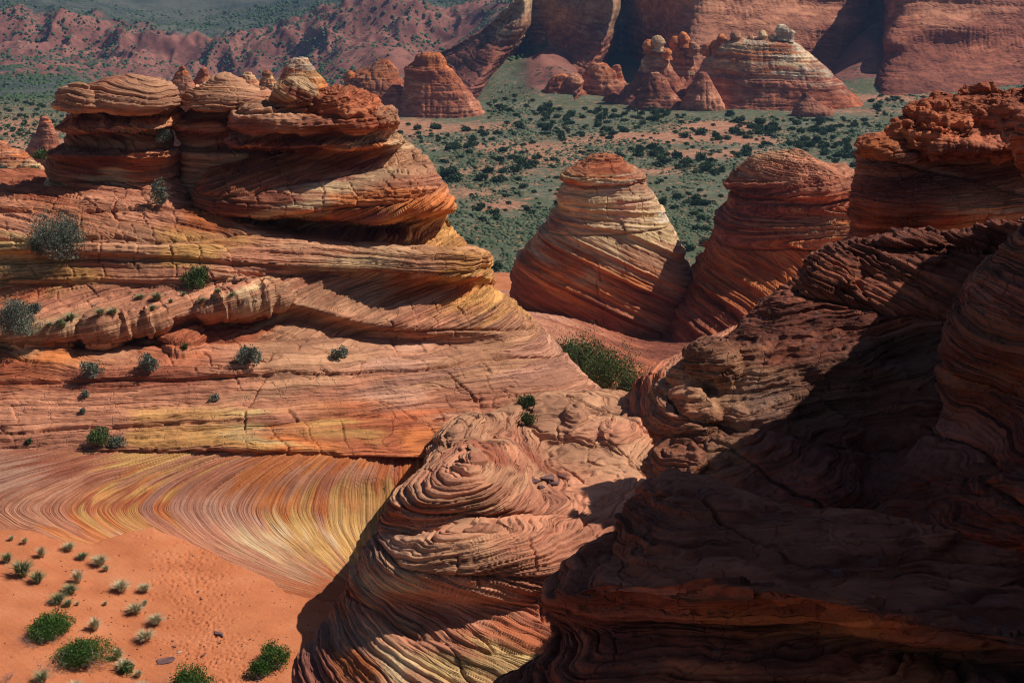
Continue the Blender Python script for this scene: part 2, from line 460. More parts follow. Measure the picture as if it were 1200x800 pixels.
def loft(name, levels, Yc, mat, cols, seed, dr=.8, exp=2.4, px_step=1.0, label=None, cat=None, kind=None, parent=None, yoff=None,
         angn=.10, closetop=True, sm=1.2, wob=0.5, zslope=0.0, closebottom=False, follow=1.0, **kw):
    """stack of closed rings; levels = (py, pxLeft, pxRight[, forward shift in m]) from bottom to top"""
    lv = [tuple(l) + (0,) * (4 - len(l)) for l in levels]
    zz, aa, cc, ff = [], [], [], []
    for py, xl, xr, fs in lv:
        pl, pr = W(xl, py, Yc), W(xr, py, Yc)
        zz.append(pl[2]); aa.append((pr[0] - pl[0]) / 2); cc.append((pr[0] + pl[0]) / 2); ff.append(fs)
    if closetop:
        zz.append(zz[-1] + aa[-1] * .10); aa.append(aa[-1] * .55); cc.append(cc[-1]); ff.append(ff[-1])
        zz.append(zz[-1] + aa[-1] * .04); aa.append(aa[-1] * .04); cc.append(cc[-1]); ff.append(ff[-1])
    if closebottom:
        zz.insert(0, zz[0]+.001); aa.insert(0, aa[0]*.03); cc.insert(0, cc[0]); ff.insert(0, ff[0])
    zz, aa, cc, ff = map(np.array, (zz, aa, cc, ff))
    arc = np.concatenate([[0], np.cumsum(np.hypot(np.diff(zz), np.diff(aa)) + 1e-4)])
    res = Yc / F * 1.25 * px_step / RES
    n = int(max(8, arc[-1] / res * .9))
    t = np.linspace(0, arc[-1], n)
    f = lambda v: blur_rows(np.interp(t, arc, v), max(.5, sm * .12 / res))
    z, a, c, fo = f(zz), f(aa), f(cc), f(ff)
    a[-1] = aa[-1]
    if closebottom: a[0] = aa[0]
    amax = a.max()
    m = int(max(24, 2 * pi * amax * (1 + dr) / 2 / res * .8))
    # more samples on the side that is seen
    th0 = np.linspace(0, 2 * pi, m, endpoint=False)
    th = th0 - .35 * np.cos(th0)          # denser near the front (-Y)
    ct, st_ = np.cos(th), np.sin(th)
    X = np.sign(ct) * np.abs(ct) ** (2 / exp); Yv = np.sign(st_) * np.abs(st_) ** (2 / exp)
    Zg = z[:, None] + 0 * X[None]
    bdep = a * dr
    q = np.stack([X[None] * 1.3 + 0 * z[:, None], Yv[None] * 1.3 + 0 * z[:, None], (Zg - z[0]) / (amax * 1.2) * wob], -1)
    an = 1 + angn * fbm(q.reshape(-1, 3) + seed, 3, seed).reshape(Zg.shape) * np.clip(np.abs(Yv), .0, 1)[None] ** .5
    G = np.stack([c[:, None] + a[:, None] * X[None] * (1 + (an - 1) * .3), Yc - fo[:, None] + bdep[:, None] * Yv[None] * an,
                  Zg + zslope * Yv[None] * bdep[:, None]], -1)
    Nn = grid_normals(G, True)
    cen = np.stack([c, Yc - fo, z * 0 + z.mean()], -1)[:, None]
    if (Nn * (G - cen)).sum(-1).mean() < 0: Nn = -Nn
    V, s = apply_relief(G, Nn, True, seed, **kw)
    cl = colfield(V, cols, seed=seed, s=s, follow=follow)
    qf = grid_faces(G.shape[0], G.shape[1], True)
    a0, b0, c0 = V[qf[:, 0]], V[qf[:, 1]], V[qf[:, 2]]
    fn = np.cross(b0 - a0, c0 - a0)
    if (fn * Nn.reshape(-1, 3)[qf[:, 0]]).sum() < 0: qf = qf[:, ::-1]
    o = mesh_from(name, V, qf, mat, dict(bed=s, tone=cl), parent)
    if label or kind: tag(o, label, cat, None, kind)
    o_verts[name] = o_verts.get(name, []) + [V]
    return o, V

surf = {}   # vertex clouds for planting things on surfaces
# ================================================================== THE LEFT HILL (long slickrock slope)
def rowsof(px, table):
    """table: list of (py list, Y list, [extra (px,py,Y) ...])"""
    R = []
    for pys, Ys, ex in table:
        R.append([(x, y, d) for x, y, d in zip(px, pys, Ys)] + list(ex))
    return R

hx = [-260, -90, 30, 130, 230, 330, 430, 510]
hill_ctrl = rowsof(hx, [
 ([196,196,200,205,215,235,262,272], [72]*8, [(540,285,68),(530,285,76)]),
 ([210,210,210,210,226,252,275,283], [64,64,64,64,64,64,62,61], [(562,290,61),(545,290,72)]),
 ([226,226,224,222,244,272,290,290], [59.5,59.5,59.5,59.3,59,58.5,57.2,56.6], [(573,298,58.0),(560,297,70)]),
 ([262,262,260,262,272,286,298,304], [57.2,57.2,57,57,57,57,56.2,55.6], [(574,312,57.8),(566,310,70)]),
 ([292,292,290,292,297,308,316,322], [55.9,55.9,55.6,55.6,55.8,56,55.6,55.3], [(572,326,57.8),(570,330,70)]),
 ([306,306,303,304,308,318,326,334], [55.9,55.9,55.7,55.7,55.7,56,56.2,56.2], [(570,336,58.6),(572,345,70)]),
 ([330,330,326,325,322,332,346,356], [55.2,55.2,55.0,55.0,55.2,55.5,55.6,55.4], [(597,356,58.2),(595,365,70)]),
 ([352,352,350,346,338,350,364,372], [54.6,54.6,54.3,54.3,54.8,54.8,54.8,54.8], [(614,372,57.9),(615,385,70)]),
 ([388,388,390,384,364,354,378,386], [51.7,51.7,51.4,51.5,52.6,53.6,54.0,54.3], [(634,392,57.4),(635,405,70)]),
 ([404,404,408,402,386,374,396,404], [52.1,52.1,51.9,52.1,53.0,54.0,54.2,54.4], [(646,404,57.0),(648,420,70)]),
 ([430,430,430,425,420,415,424,430], [50.4,50.4,50.2,50.2,50.6,51.3,52.0,52.6], [(666,428,56.2),(672,445,68)]),
 ([465,465,464,462,460,460,465,470], [49.0,49.0,48.8,48.9,49.3,49.8,50.4,51.2], [(690,455,55),(700,470,66)]),
 ([500,500,500,500,498,500,505,510], [47.5,47.5,47.3,47.4,47.8,48.2,48.8,49.6], [(700,495,53.5),(715,510,64)]),
 ([526,526,526,526,524,526,530,534], [46.5,46.5,46.3,46.3,46.6,47.0,47.6,48.4], [(690,530,52),(715,550,62)]),
 ([536,536,536,534,532,534,538,542], [46.05,46.05,45.85,46.5,46.9,47.3,47.9,48.7], [(690,540,52),(715,560,62)]),
 ([558,558,556,556,556,558,562,566], [45.7,45.7,45.6,46.9,47.8,48.2,48.8,49.4], [(690,560,52),(715,580,62)]),
])
hill_cols = [(0,250,'salmon'),(60,225,'rust'),(160,225,'salmon'),(200,240,'salmon'),(260,255,'dorange'),(330,275,'tan'),(20,300,'gyel'),(60,320,'yellow'),(60,335,'rust'),(120,300,'salmon'),
 (180,290,'tan'),(250,290,'yellow'),(320,290,'salmon'),(350,320,'salmon'),(380,330,'tan'),(440,315,'cream'),(500,318,'tan'),(555,325,'yellow'),(520,335,'orange'),(480,330,'dorange'),(570,345,'yellow'),
 (440,350,'tan'),(100,350,'salmon'),(190,345,'salmon'),(250,330,'salmon'),(300,352,'tan'),(280,355,'cream'),(120,395,'tan'),(50,395,'cream'),(60,410,'orange'),(160,385,'tan'),(200,400,'rust'),(250,400,'rust'),
 (30,430,'rust'),(120,440,'red'),(200,440,'red'),(270,435,'salmon'),(330,420,'tan'),(400,400,'tan'),(470,380,'salmon'),(560,390,'tan'),(600,420,'tan'),(500,430,'pink'),(640,420,'pink'),(540,440,'tan'),(450,430,'pink'),
 (60,480,'salmon'),(150,480,'salmon'),(250,460,'salmon'),(350,450,'tan'),(420,450,'salmon'),(500,460,'pink'),(80,510,'salmon'),(200,510,'yellow'),(160,508,'salmon'),(280,512,'yellow'),(320,505,'gyel'),(360,512,'orange'),
 (430,505,'yellow'),(440,490,'rust'),(480,495,'rust'),(500,510,'orange'),(420,525,'rust'),(470,525,'rust'),(300,527,'orange'),(100,527,'salmon'),(200,527,'salmon'),(350,480,'salmon'),(540,480,'salmon')]
hill, V = sheet('sandstone_hill', hill_ctrl, M_rock, hill_cols, 11, px_step=1.05,
    label='long orange and cream slickrock slope rising behind the banded bowl, dotted with shrubs', cat='rock slope',
    amp=.22, ampfn=lambda P: 1 - .5 * smooth(proj(P)[0], 200, 380) * smooth(proj(P)[1], 345, 400), lump=.20, lumpL=3.0, fine=.045, cracks=.10, strat=dict(setT=1.5, dip=.24, tilt=(-.02, .18), warp=.35, wl=7), dens=[.35, .6, 1, 1, 1, 1, 1, 1, 1, .4],
    lobes=[(122,388,32,.5),(160,378,18,.35),(285,350,36,.55),(325,347,22,.4),(185,378,18,.4),(215,398,30,.35),(50,396,46,.35),(245,362,20,.35)])
surf['hill'] = V

# ------------------------------------------------------------------ the bowl (banded concave wall) and the basin floor
bx = [-260, -90, 30, 130, 230, 330, 420, 490, 570, 680, 800]
bowl_ctrl = rowsof(bx, [
 ([518]*11, [47.2,47.2,47.0,47.2,47.6,48.0,48.5,49.1,50,51,52], []),
 ([530,530,530,530,529,530,533,537,545,550,560], [46.25,46.25,46.05,46.25,46.65,47.05,47.6,48.3,49.0,50,51], []),
 ([552,552,552,552,552,553,556,560,570,580,590], [45.4,45.4,45.2,45.5,46.0,46.5,47.1,47.7,48.4,49.2,50], []),
 ([580,580,582,584,586,588,590,594,604,614,620], [44.5,44.5,44.3,44.8,45.4,46.0,46.6,47.1,47.4,47.6,48], []),
 ([612,612,616,620,622,625,628,632,640,650,655], [43.5,43.5,43.3,44.0,44.6,45.2,45.6,45.8,45.6,45.6,46], []),
 ([645,645,648,652,656,662,668,670,675,680,690], [41.9,41.9,41.8,42.3,42.8,43.2,43.3,43.4,43.4,43.4,43.6], []),
 ([685,685,690,695,700,704,706,708,710,715,720], [40.1,40.1,40.0,40.4,40.8,41.1,41.4,41.5,41.5,41.5,41.6], []),
 ([735]*11, [37.9,37.9,38.0,38.4,38.8,39.2,39.5,39.6,39.7,39.8,39.9], []),
 ([790]*11, [35.8,35.8,35.9,36.3,36.7,37.1,37.4,37.5,37.6,37.7,37.8], []),
 ([870]*11, [33,33,33.1,33.5,34,34.3,34.5,34.6,34.7,34.8,34.9], []),
 ([980]*11, [30]*11, []),
])
def bowl_s(P):
    px, py = proj(P)
    # bed traces sweep round the bowl: nested curves about the drain of the basin
    dy = (597 - py)
    q = np.clip(.34 * (np.abs(dy) / 63.0) ** 1.6, 0, .82)
    s = (px - 480 * q) / (1 - q)
    s = s + 16 * fbm(P / np.array([5, 5, 2.]), 3, 5) + 26 * fbm(P / 2.2, 3, 8) * smooth(-px, -260, -60)
    return s * .030, np.full(len(P), 9.)
bowl_cols = [(10,560,'pink'),(230,585,'pink'),(300,575,'salmon'),(410,555,'salmon'),(40,590,'salmon'),(80,548,'red'),(110,560,'salmon'),(60,610,'salmon'),(95,612,'orange'),(150,565,'orange'),(185,540,'yellow'),(130,605,'yellow'),(165,572,'yellow'),(170,590,'orange'),(140,585,'rust'),(200,560,'salmon'),(215,600,'pink'),
 (250,560,'salmon'),(290,545,'salmon'),(280,600,'pink'),(250,620,'salmon'),(320,560,'orange'),(330,600,'pink'),(350,630,'cream'),(370,560,'salmon'),(380,610,'yellow'),(340,545,'orange'),(400,545,'orange'),(420,580,'yellow'),(450,560,'orange'),
 (360,590,'orange'),(400,640,'yellow'),(470,590,'yellow'),(440,620,'gyel'),(490,560,'orange'),(460,545,'rust'),(300,660,'salmon'),(360,670,'tan'),(400,690,'sand'),(330,700,'sand'),(300,740,'sand'),(350,760,'sand'),(250,780,'sand'),(100,700,'sand')]
bowl, V = sheet('sandstone_bowl', bowl_ctrl, M_bowl, bowl_cols, 23, px_step=1.25,
    label='smooth concave bowl of curving yellow pink and orange stripes above the sand', cat='rock bowl',
    amp=.075, ampfn=lambda P: 1 - .85 * smooth(proj(P)[1], 640, 690), blocks=0, lump=.10, lumpL=4.0, fine=.012, sfn=bowl_s, H=hardness(5, (.5, .16, .05), (1, .7, .4), .3), setnotch=0, horiz=0, dens=[.3,.6,1,1,1,1,1,.8,.4,.3])
surf['bowl'] = V

# sand lying in the basin: same floor raised where the sand has drifted
sx_ = np.linspace(-260, 520, int(520 * RES)); sy_ = np.linspace(596, 960, int(330 * RES))
GX, GY = np.meshgrid(sx_, sy_)
A = np.array(bowl_ctrl, float)
def floorY(px, py):
    # invert the control sheet: column-wise interpolation of Y over py
    out = np.zeros_like(px)
    cols = [(A[0, j, 0], A[:, j, 1], A[:, j, 2]) for j in range(A.shape[1])]
    xs = np.array([c[0] for c in cols])
    Yc_ = np.stack([np.interp(py, c[1], c[2]) for c in cols], -1)
    k = np.clip(np.searchsorted(xs, px) - 1, 0, len(xs) - 2)
    t = (px - xs[k]) / (xs[k + 1] - xs[k])
    t = np.clip(t, 0, 1)
    return np.take_along_axis(Yc_, k[..., None], -1)[..., 0] * (1 - t) + np.take_along_axis(Yc_, k[..., None] + 1, -1)[..., 0] * t
edge_x = np.array([-300, 0, 60, 110, 135, 180, 235, 265, 300, 335, 360, 395, 430, 560])
edge_y = np.array([616, 621, 628, 638, 628, 618, 642, 656, 672, 692, 700, 706, 712, 730])
FY = floorY(GX, GY)
FYs = FY.copy()
for _ in range(2): FYs = blur_rows(blur_rows(FYs, 16 * RES, 0), 10 * RES, 1)
ed = GY - np.interp(GX, edge_x, edge_y) + 7 * fbm(np.stack([GX / 34, GY / 60, 0 * GX], -1).reshape(-1, 3), 4, 91).reshape(GX.shape)
Psand = W(GX, GY, FYs)
raise_ = np.where(ed > 0, .10 * np.tanh(ed / 20.) + .04 + .16 * smooth(ed, 25, 80), .9 * np.tanh(ed / 30.))
FYs = FY + (FYs - FY) * smooth(ed, 0, 40)
Psand = W(GX, GY, FYs)
drift = np.clip((150 - GX) / 150., 0, 2.) * smooth(GY, 640, 760)
Psand[..., 2] += raise_ + .25 * drift + .05 * fbm((Psand / 1.8).reshape(-1, 3), 3, 71).reshape(GX.shape)
rng = np.random.RandomState(5)
Pf = Psand.reshape(-1, 3)
px_, py_ = proj(Pf)
# footprints tramped across the middle of the basin
nfp = 1500
fx = rng.uniform(60, 420, nfp * 6); fy = rng.uniform(625, 900, nfp * 6)
dens_ = np.exp(-((fx - (215 + (fy - 640) * .25)) / 38.) ** 2) * smooth(fy, 625, 670)
keep = rng.uniform(0, 1, nfp * 6) < dens_ * .6
fx, fy = fx[keep][:nfp], fy[keep][:nfp]
dz = np.zeros(GX.shape)
gxs, gys = sx_[1] - sx_[0], sy_[1] - sy_[0]
for x, y in zip(fx, fy):
    j, i = int((x - sx_[0]) / gxs), int((y - sy_[0]) / gys)
    r = 5
    if i < r or j < r or i >= GX.shape[0] - r or j >= GX.shape[1] - r: continue
    jj, ii = np.meshgrid(np.arange(-r, r + 1), np.arange(-r, r + 1))
    an = -.5 + .7 * math.sin(x * 12.9 + y)
    u = (jj * gxs) * cos(an) + (ii * gys) * sin(an) * 1.6; v_ = -(jj * gxs) * sin(an) + (ii * gys) * cos(an) * 1.6
    g = np.exp(-(u / 2.6) ** 2 - (v_ / 1.5) ** 2)
    ring = np.exp(-((np.hypot(u / 2.6, v_ / 1.5) - 1.6) / .5) ** 2)
    dz[i - r:i + r + 1, j - r:j + r + 1] += -.035 * g + .008 * ring
Psand[..., 2] += np.clip(dz, -.07, .04)
def sand_material():
    m, t, b, N, L = nodes('windblown_sand')
    tc = N('ShaderNodeTexCoord')
    n1 = N('ShaderNodeTexNoise'); n1.inputs['Scale'].default_value = .8; n1.inputs['Detail'].default_value = 6
    L(tc.outputs['Object'], n1.inputs['Vector'])
    r = ramp(N, [(.3, (.43, .135, .055)), (.5, (.51, .170, .072)), (.72, (.57, .215, .100))]); L(n1.outputs['Fac'], r.inputs[0])
    n2 = N('ShaderNodeTexNoise'); n2.inputs['Scale'].default_value = 30; n2.inputs['Detail'].default_value = 4; L(tc.outputs['Object'], n2.inputs['Vector'])
    mx = N('ShaderNodeMix', data_type='RGBA', blend_type='MULTIPLY'); mx.inputs[0].default_value = .5
    r2 = ramp(N, [(.35, (.62, .58, .56)), (.6, (1.1, 1.08, 1.05))]); L(n2.outputs['Fac'], r2.inputs[0])
    L(r.outputs[0], mx.inputs[6]); L(r2.outputs[0], mx.inputs[7]); L(mx.outputs[2], b.inputs['Base Color'])
    wv = N('ShaderNodeTexWave', bands_direction='DIAGONAL'); wv.inputs['Scale'].default_value = 2.2; wv.inputs['Distortion'].default_value = 5; wv.inputs['Detail'].default_value = 2
    L(tc.outputs['Object'], wv.inputs['Vector'])
    h = _add(N, L, _mul(N, L, n2.outputs['Fac'], .5), _mul(N, L, wv.outputs['Fac'], .12))
    bp = N('ShaderNodeBump'); bp.inputs['Strength'].default_value = .5; bp.inputs['Distance'].default_value = .04
    L(h, bp.inputs['Height']); L(bp.outputs[0], b.inputs['Normal'])
    return m
M_sand = sand_material()
qs = grid_faces(GX.shape[0], GX.shape[1], False)[:, ::-1]
Vs = Psand.reshape(-1, 3)
fn = np.cross(Vs[qs[:50, 1]] - Vs[qs[:50, 0]], Vs[qs[:50, 2]] - Vs[qs[:50, 0]]).sum(0)
if fn[2] < 0: qs = qs[:, ::-1]
sand = mesh_from('sand', Vs, qs, M_sand)
tag(sand, 'drift of orange sand with footprints filling the bowl floor', 'sand', None, 'structure')
surf['sand'] = Vs

# ------------------------------------------------------------------ hoodoos standing on the hill
# left capped hoodoo
root = bpy.data.objects.new('capped_hoodoo', None); link(root)
tag(root, 'flat capped hoodoo at far left of the hilltop with pale disc cap', 'hoodoo', 'hoodoos on the left hilltop')
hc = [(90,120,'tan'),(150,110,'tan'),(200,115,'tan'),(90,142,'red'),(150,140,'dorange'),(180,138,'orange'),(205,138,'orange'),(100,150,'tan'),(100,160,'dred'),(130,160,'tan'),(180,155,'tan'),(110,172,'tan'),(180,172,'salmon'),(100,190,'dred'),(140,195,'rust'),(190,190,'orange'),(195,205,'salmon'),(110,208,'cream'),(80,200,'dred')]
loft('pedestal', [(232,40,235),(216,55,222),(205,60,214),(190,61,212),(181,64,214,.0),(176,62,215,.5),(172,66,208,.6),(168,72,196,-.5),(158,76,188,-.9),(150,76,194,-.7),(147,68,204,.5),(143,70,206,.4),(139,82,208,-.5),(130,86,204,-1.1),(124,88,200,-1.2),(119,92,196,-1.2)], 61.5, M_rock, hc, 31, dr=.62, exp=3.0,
     amp=.20, lump=.30, lumpL=1.6, fine=.05, strat=dict(setT=1.0, dip=.38, warp=.15, wl=4), parent=root, closetop=True, px_step=.9, angn=.14, sm=.6)
loft('cap_rock', [(126,88,200),(124.5,66,210,.3),(121,63,212,.4),(115,66,211,.2),(108,74,208),(102,86,202),(98,100,192),(96,120,180)], 61.3, M_rocks, [(100,110,'tan'),(190,100,'tan'),(150,100,'salmon'),(160,118,'tan')], 33, dr=.60, exp=2.5,
     amp=.20, latmin=.5, H=hardness(33, (.3,.12,.05), (.9,.9,.5), 1.1), lump=.08, lumpL=2.0, fine=.03, strat=dict(setT=9, dip=.0, tilt=(.06, .10), warp=.3, wl=3, xb=0), parent=root, closetop=True, px_step=.9, closebottom=True,
     lobes=[(88,114,24,.22),(160,108,50,.16)])
# middle hoodoo
root2 = bpy.data.objects.new('ringed_hoodoo', None); link(root2)
tag(root2, 'round ringed cap hoodoo between the flat capped hoodoo and the dark undercut block', 'hoodoo', 'hoodoos on the left hilltop')
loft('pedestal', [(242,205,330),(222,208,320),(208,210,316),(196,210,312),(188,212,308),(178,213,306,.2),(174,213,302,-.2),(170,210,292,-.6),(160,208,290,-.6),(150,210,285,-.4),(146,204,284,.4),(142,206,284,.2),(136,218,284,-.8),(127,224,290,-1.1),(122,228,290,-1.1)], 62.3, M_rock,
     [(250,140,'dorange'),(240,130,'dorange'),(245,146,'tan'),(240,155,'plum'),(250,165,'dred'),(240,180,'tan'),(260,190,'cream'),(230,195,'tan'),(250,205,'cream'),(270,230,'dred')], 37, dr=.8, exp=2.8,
     amp=.16, lump=.2, lumpL=1.6, fine=.04, strat=dict(setT=1.5, dip=.12, warp=.15, wl=4), parent=root2, closetop=True, px_step=.9, angn=.12, sm=.6)
loft('cap_rock', [(126,226,292),(125,212,304,.2),(123,209,316,.3),(117,211,322,.1),(110,216,324),(105,226,300),(98,240,290),(93,244,284),(90,246,278),(87,252,272)], 62.3, M_rocks, [(250,100,'tan'),(290,110,'salmon'),(260,90,'tan'),(230,115,'tan')], 39, dr=.8, exp=2.2,
     amp=.22, latmin=.5, H=hardness(39, (.3,.12,.05), (.9,.9,.5), 1.1), lump=.06, lumpL=2.0, fine=.03, strat=dict(setT=9, dip=0, tilt=(.04, .05), warp=.35, wl=2.5, xb=0), parent=root2, closetop=True, px_step=.9, closebottom=True)
# big undercut block
root3 = bpy.data.objects.new('undercut_block', None); link(root3)
tag(root3, 'largest rock block on the left hill, lumpy top over a dark undercut and swirled flank', 'hoodoo', 'hoodoos on the left hilltop')
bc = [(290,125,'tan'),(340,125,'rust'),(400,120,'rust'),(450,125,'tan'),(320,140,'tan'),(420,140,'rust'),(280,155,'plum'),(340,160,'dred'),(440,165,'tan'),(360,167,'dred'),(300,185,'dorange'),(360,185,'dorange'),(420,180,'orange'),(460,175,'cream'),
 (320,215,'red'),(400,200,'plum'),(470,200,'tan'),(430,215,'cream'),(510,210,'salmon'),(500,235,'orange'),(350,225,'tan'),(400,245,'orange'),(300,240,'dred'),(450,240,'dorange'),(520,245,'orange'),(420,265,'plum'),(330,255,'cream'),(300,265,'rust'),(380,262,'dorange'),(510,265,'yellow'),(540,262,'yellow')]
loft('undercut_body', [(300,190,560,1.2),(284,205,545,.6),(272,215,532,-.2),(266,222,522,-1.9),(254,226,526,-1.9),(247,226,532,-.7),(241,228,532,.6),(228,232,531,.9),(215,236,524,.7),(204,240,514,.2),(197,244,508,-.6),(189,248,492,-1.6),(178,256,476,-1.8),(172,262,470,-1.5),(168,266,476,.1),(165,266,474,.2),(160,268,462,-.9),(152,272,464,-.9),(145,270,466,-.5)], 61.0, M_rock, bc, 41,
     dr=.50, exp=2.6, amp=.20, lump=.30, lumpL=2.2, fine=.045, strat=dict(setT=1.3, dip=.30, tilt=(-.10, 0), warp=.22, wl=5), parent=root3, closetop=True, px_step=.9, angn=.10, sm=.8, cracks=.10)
loft('lumpy_top', [(151,275,462),(148,268,468,.2),(143,268,468,.45),(136,270,470,.4),(130,276,464,.2),(126,296,454),(121,316,442),(116,328,430),(112,338,416)], 60.9, M_rock, bc, 43,
     dr=.50, exp=2.8, amp=.10, lump=.50, lumpL=1.1, fine=.08, strat=dict(setT=.9, dip=.2, warp=.25, wl=3), parent=root3, closetop=True, px_step=.9, closebottom=True, angn=.2,
     lobes=[(345,108,26,.55),(388,120,26,.25),(428,128,22,.1),(300,140,30,.2)])
loft('leaning_knob', [(124,316,372),(116,320,374),(104,320,372),(98,326,366),(94,330,356),(90,334,348)], 60.3, M_rock, [(340,100,'gyel'),(330,115,'dred'),(355,95,'cream'),(350,110,'tan')], 47, dr=.9, exp=2.2,
     amp=.15, lump=.35, lumpL=.9, fine=.07, strat=dict(setT=.8, dip=.5, warp=.2, wl=2), parent=root3, px_step=.9, closebottom=True)

# ================================================================== MIDDLE BUTTES
# platform of slickrock between the hill and the buttes
gx = [500, 570, 620, 680, 750, 830, 930, 1050]
plat = rowsof(gx, [
 ([520]*8, [178]*8, []),
 ([350,352,356,360,360,360,360,360], [168,168,168,168,168,168,168,168], []),
 ([345,345,348,352,360,360,360,360], [150,150,150,150,150,150,150,150], []),
 ([348,347,350,355,372,372,372,372], [136,134,134,134,134,134,134,134], []),
 ([365,362,365,372,392,392,395,395], [122,120,118,118,118,118,118,118], []),
 ([385,378,380,392,410,412,412,412], [108,104,102,102,103,104,104,104], []),
 ([405,398,400,412,430,435,435,435], [96,92,90,90,92,94,94,94], []),
 ([430,425,425,430,452,460,460,460], [85,82,81,82,83,84,84,84], []),
 ([470,465,460,458,480,490,490,490], [72,72,72,73,74,75,75,75], []),
 ([540,540,530,520,530,540,540,540], [60,60,62,63,64,65,65,65], []),
])
plat_cols = [(600,355,'salmon'),(640,360,'pink'),(700,375,'red'),(660,400,'salmon'),(720,400,'red'),(640,390,'salmon'),(700,410,'rust'),(660,430,'sand'),(720,440,'sand'),(760,460,'sand'),(800,440,'red'),(740,405,'dred'),(780,410,'dred'),(700,392,'red'),(820,420,'dred')]
def plat_s(P):
    r = np.hypot((P[:, 0] - 20) * 1.0, (P[:, 1] - 128) * .55)
    return P[:, 2] * .8 + r * .13 + .4 * fbm(P / 6, 3, 4), np.full(len(P), 9.)
o, V = sheet('slickrock_platform', plat, M_rocks, plat_cols, 53, px_step=1.0, label='low salmon slickrock apron below the pale banded butte', cat='rock slope',
    amp=.16, lump=.3, lumpL=7, fine=.05, sfn=plat_s, setnotch=0)
surf['plat'] = V

rM1 = bpy.data.objects.new('sandstone_butte', None); link(rM1)
tag(rM1, 'pale yellow and cream banded butte with small red cap, standing in the centre', 'butte', 'pointed buttes on the slickrock')
m1c = [(700,195,'rust'),(730,205,'rust'),(700,212,'orange'),(650,222,(.68,.53,.27)),(680,226,'cream'),(760,215,'tan'),(640,235,'gyel'),(720,228,(.68,.53,.27)),(735,222,'white'),(700,240,(.66,.53,.30)),(670,250,(.64,.50,.27)),(720,265,(.66,.53,.30)),(740,285,(.62,.46,.25)),(760,240,'cream'),(790,258,'white'),(740,250,'pink'),(680,245,'cream'),(620,255,'grey'),(700,262,'gyel'),(770,265,'gyel'),(650,272,'cream'),
 (700,280,'cream'),(780,280,'cream'),(640,290,'cream'),(720,300,'cream'),(790,300,'tan'),(760,310,'tan'),(680,305,'tan'),(620,300,'dorange'),(660,310,'orange'),(610,320,'dorange'),(700,320,'cream'),(740,330,'orange'),(650,335,'orange'),(690,345,'orange'),(620,345,'rust'),(600,330,'rust'),(720,365,'red'),(640,360,'rust'),(680,372,'rust')]
def m1_s(P):
    b = P[:, 2] + .3 * fbm(P / 12, 2, 6)
    zz = zat(262, 122)
    low = b < zz
    zt = zat(232, 122)
    s = np.where(low, b * 1.0 + .42 * P[:, 0] * 1.0 + .006 * (P[:, 0] - 3) ** 2, b + .16 * (P[:, 0] - 6) * smooth(b, zz + 5.0, zz))
    return s * .62, np.minimum(np.abs(b - zz), np.abs(b - zt))
loft('butte_body', [(420,560,850),(392,588,836),(372,592,828),(355,596,824),(338,597,820),(320,599,815),(300,605,806),(285,617,800),(272,627,795),(258,637,788),(246,646,780),(236,651,774),(228,650,772),(221,653,767),(214,657,763),(208,662,757),(203,668,752)], 122, M_rocks, m1c, 59,
     dr=.85, exp=2.4, amp=.75, latmin=.5, lump=.22, lumpL=6, fine=.07, blocks=.16, sfn=m1_s, H=ribs(8, 1.25, .30, .30), parent=rM1, angn=.10, sm=1.0, setnotch=.2)
loft('cap_rock', [(210,664,752),(209,656,758),(206.5,655,757),(200,662,750),(193,676,742),(188,690,732),(184,697,727),(182,703,720)], 122, M_rock, m1c, 61, dr=.85, exp=2.3,
     amp=.18, lump=.35, lumpL=2.6, fine=.06, strat=dict(setT=5, dip=.1, warp=.5, wl=4, tilt=(.04,0)), parent=rM1, closebottom=True)

rM2 = bpy.data.objects.new('sandstone_butte', None); link(rM2)
tag(rM2, 'red butte with ledgy domed cap and orange flank, right of the pale centre butte', 'butte', 'pointed buttes on the slickrock')
m2c = [(920,185,'tan'),(880,195,'tan'),(980,205,'salmon'),(900,212,'red'),(960,215,'red'),(880,230,'dred'),(930,235,'red'),(990,240,'rust'),(1000,255,'orange'),(870,262,'plum'),(930,262,'tan'),(980,262,'tan'),(850,265,'plum'),(870,290,'dorange'),(920,300,'orange'),(960,300,'orange'),(850,310,'dorange'),(880,330,'orange'),(820,340,'dorange'),
 (840,370,'rust'),(790,380,'red'),(750,400,'dred'),(720,405,'dred'),(820,400,'red'),(780,430,'red'),(860,350,'dorange')]
def m2_s(P):  # beds of the red butte
    b = P[:, 2] + .4 * fbm(P / 7, 3, 16)
    zz = zat(276, 119.5)
    return np.where(b < zz, b * .55 + .24 * P[:, 0] + .009 * (P[:, 0] - 14) ** 2, b + .22 * P[:, 0] * np.sin(b * 1.1)), np.abs(b - zz)
loft('butte_body', [(480,650,1180),(455,680,1150,4),(435,700,1130,4),(418,716,1120,4),(400,748,1110,4),(375,772,1100,3.5),(350,790,1085,2.5),(325,808,1065,1),(300,824,1045),(278,836,1030),(272,838,1026),(262,840,1020),(252,842,1016),(244,846,1012),(238,850,1012),(228,852,1010),(222,860,1000)], 119.5, M_rock, m2c, 67,
     dr=.95, exp=2.4, amp=.70, latmin=.5, lump=.3, lumpL=5, fine=.08, blocks=.18, sfn=m2_s, H=ribs(18, 1.0, .26, .42), parent=rM2, angn=.12, sm=1.0, setnotch=.3, vfold=.0)
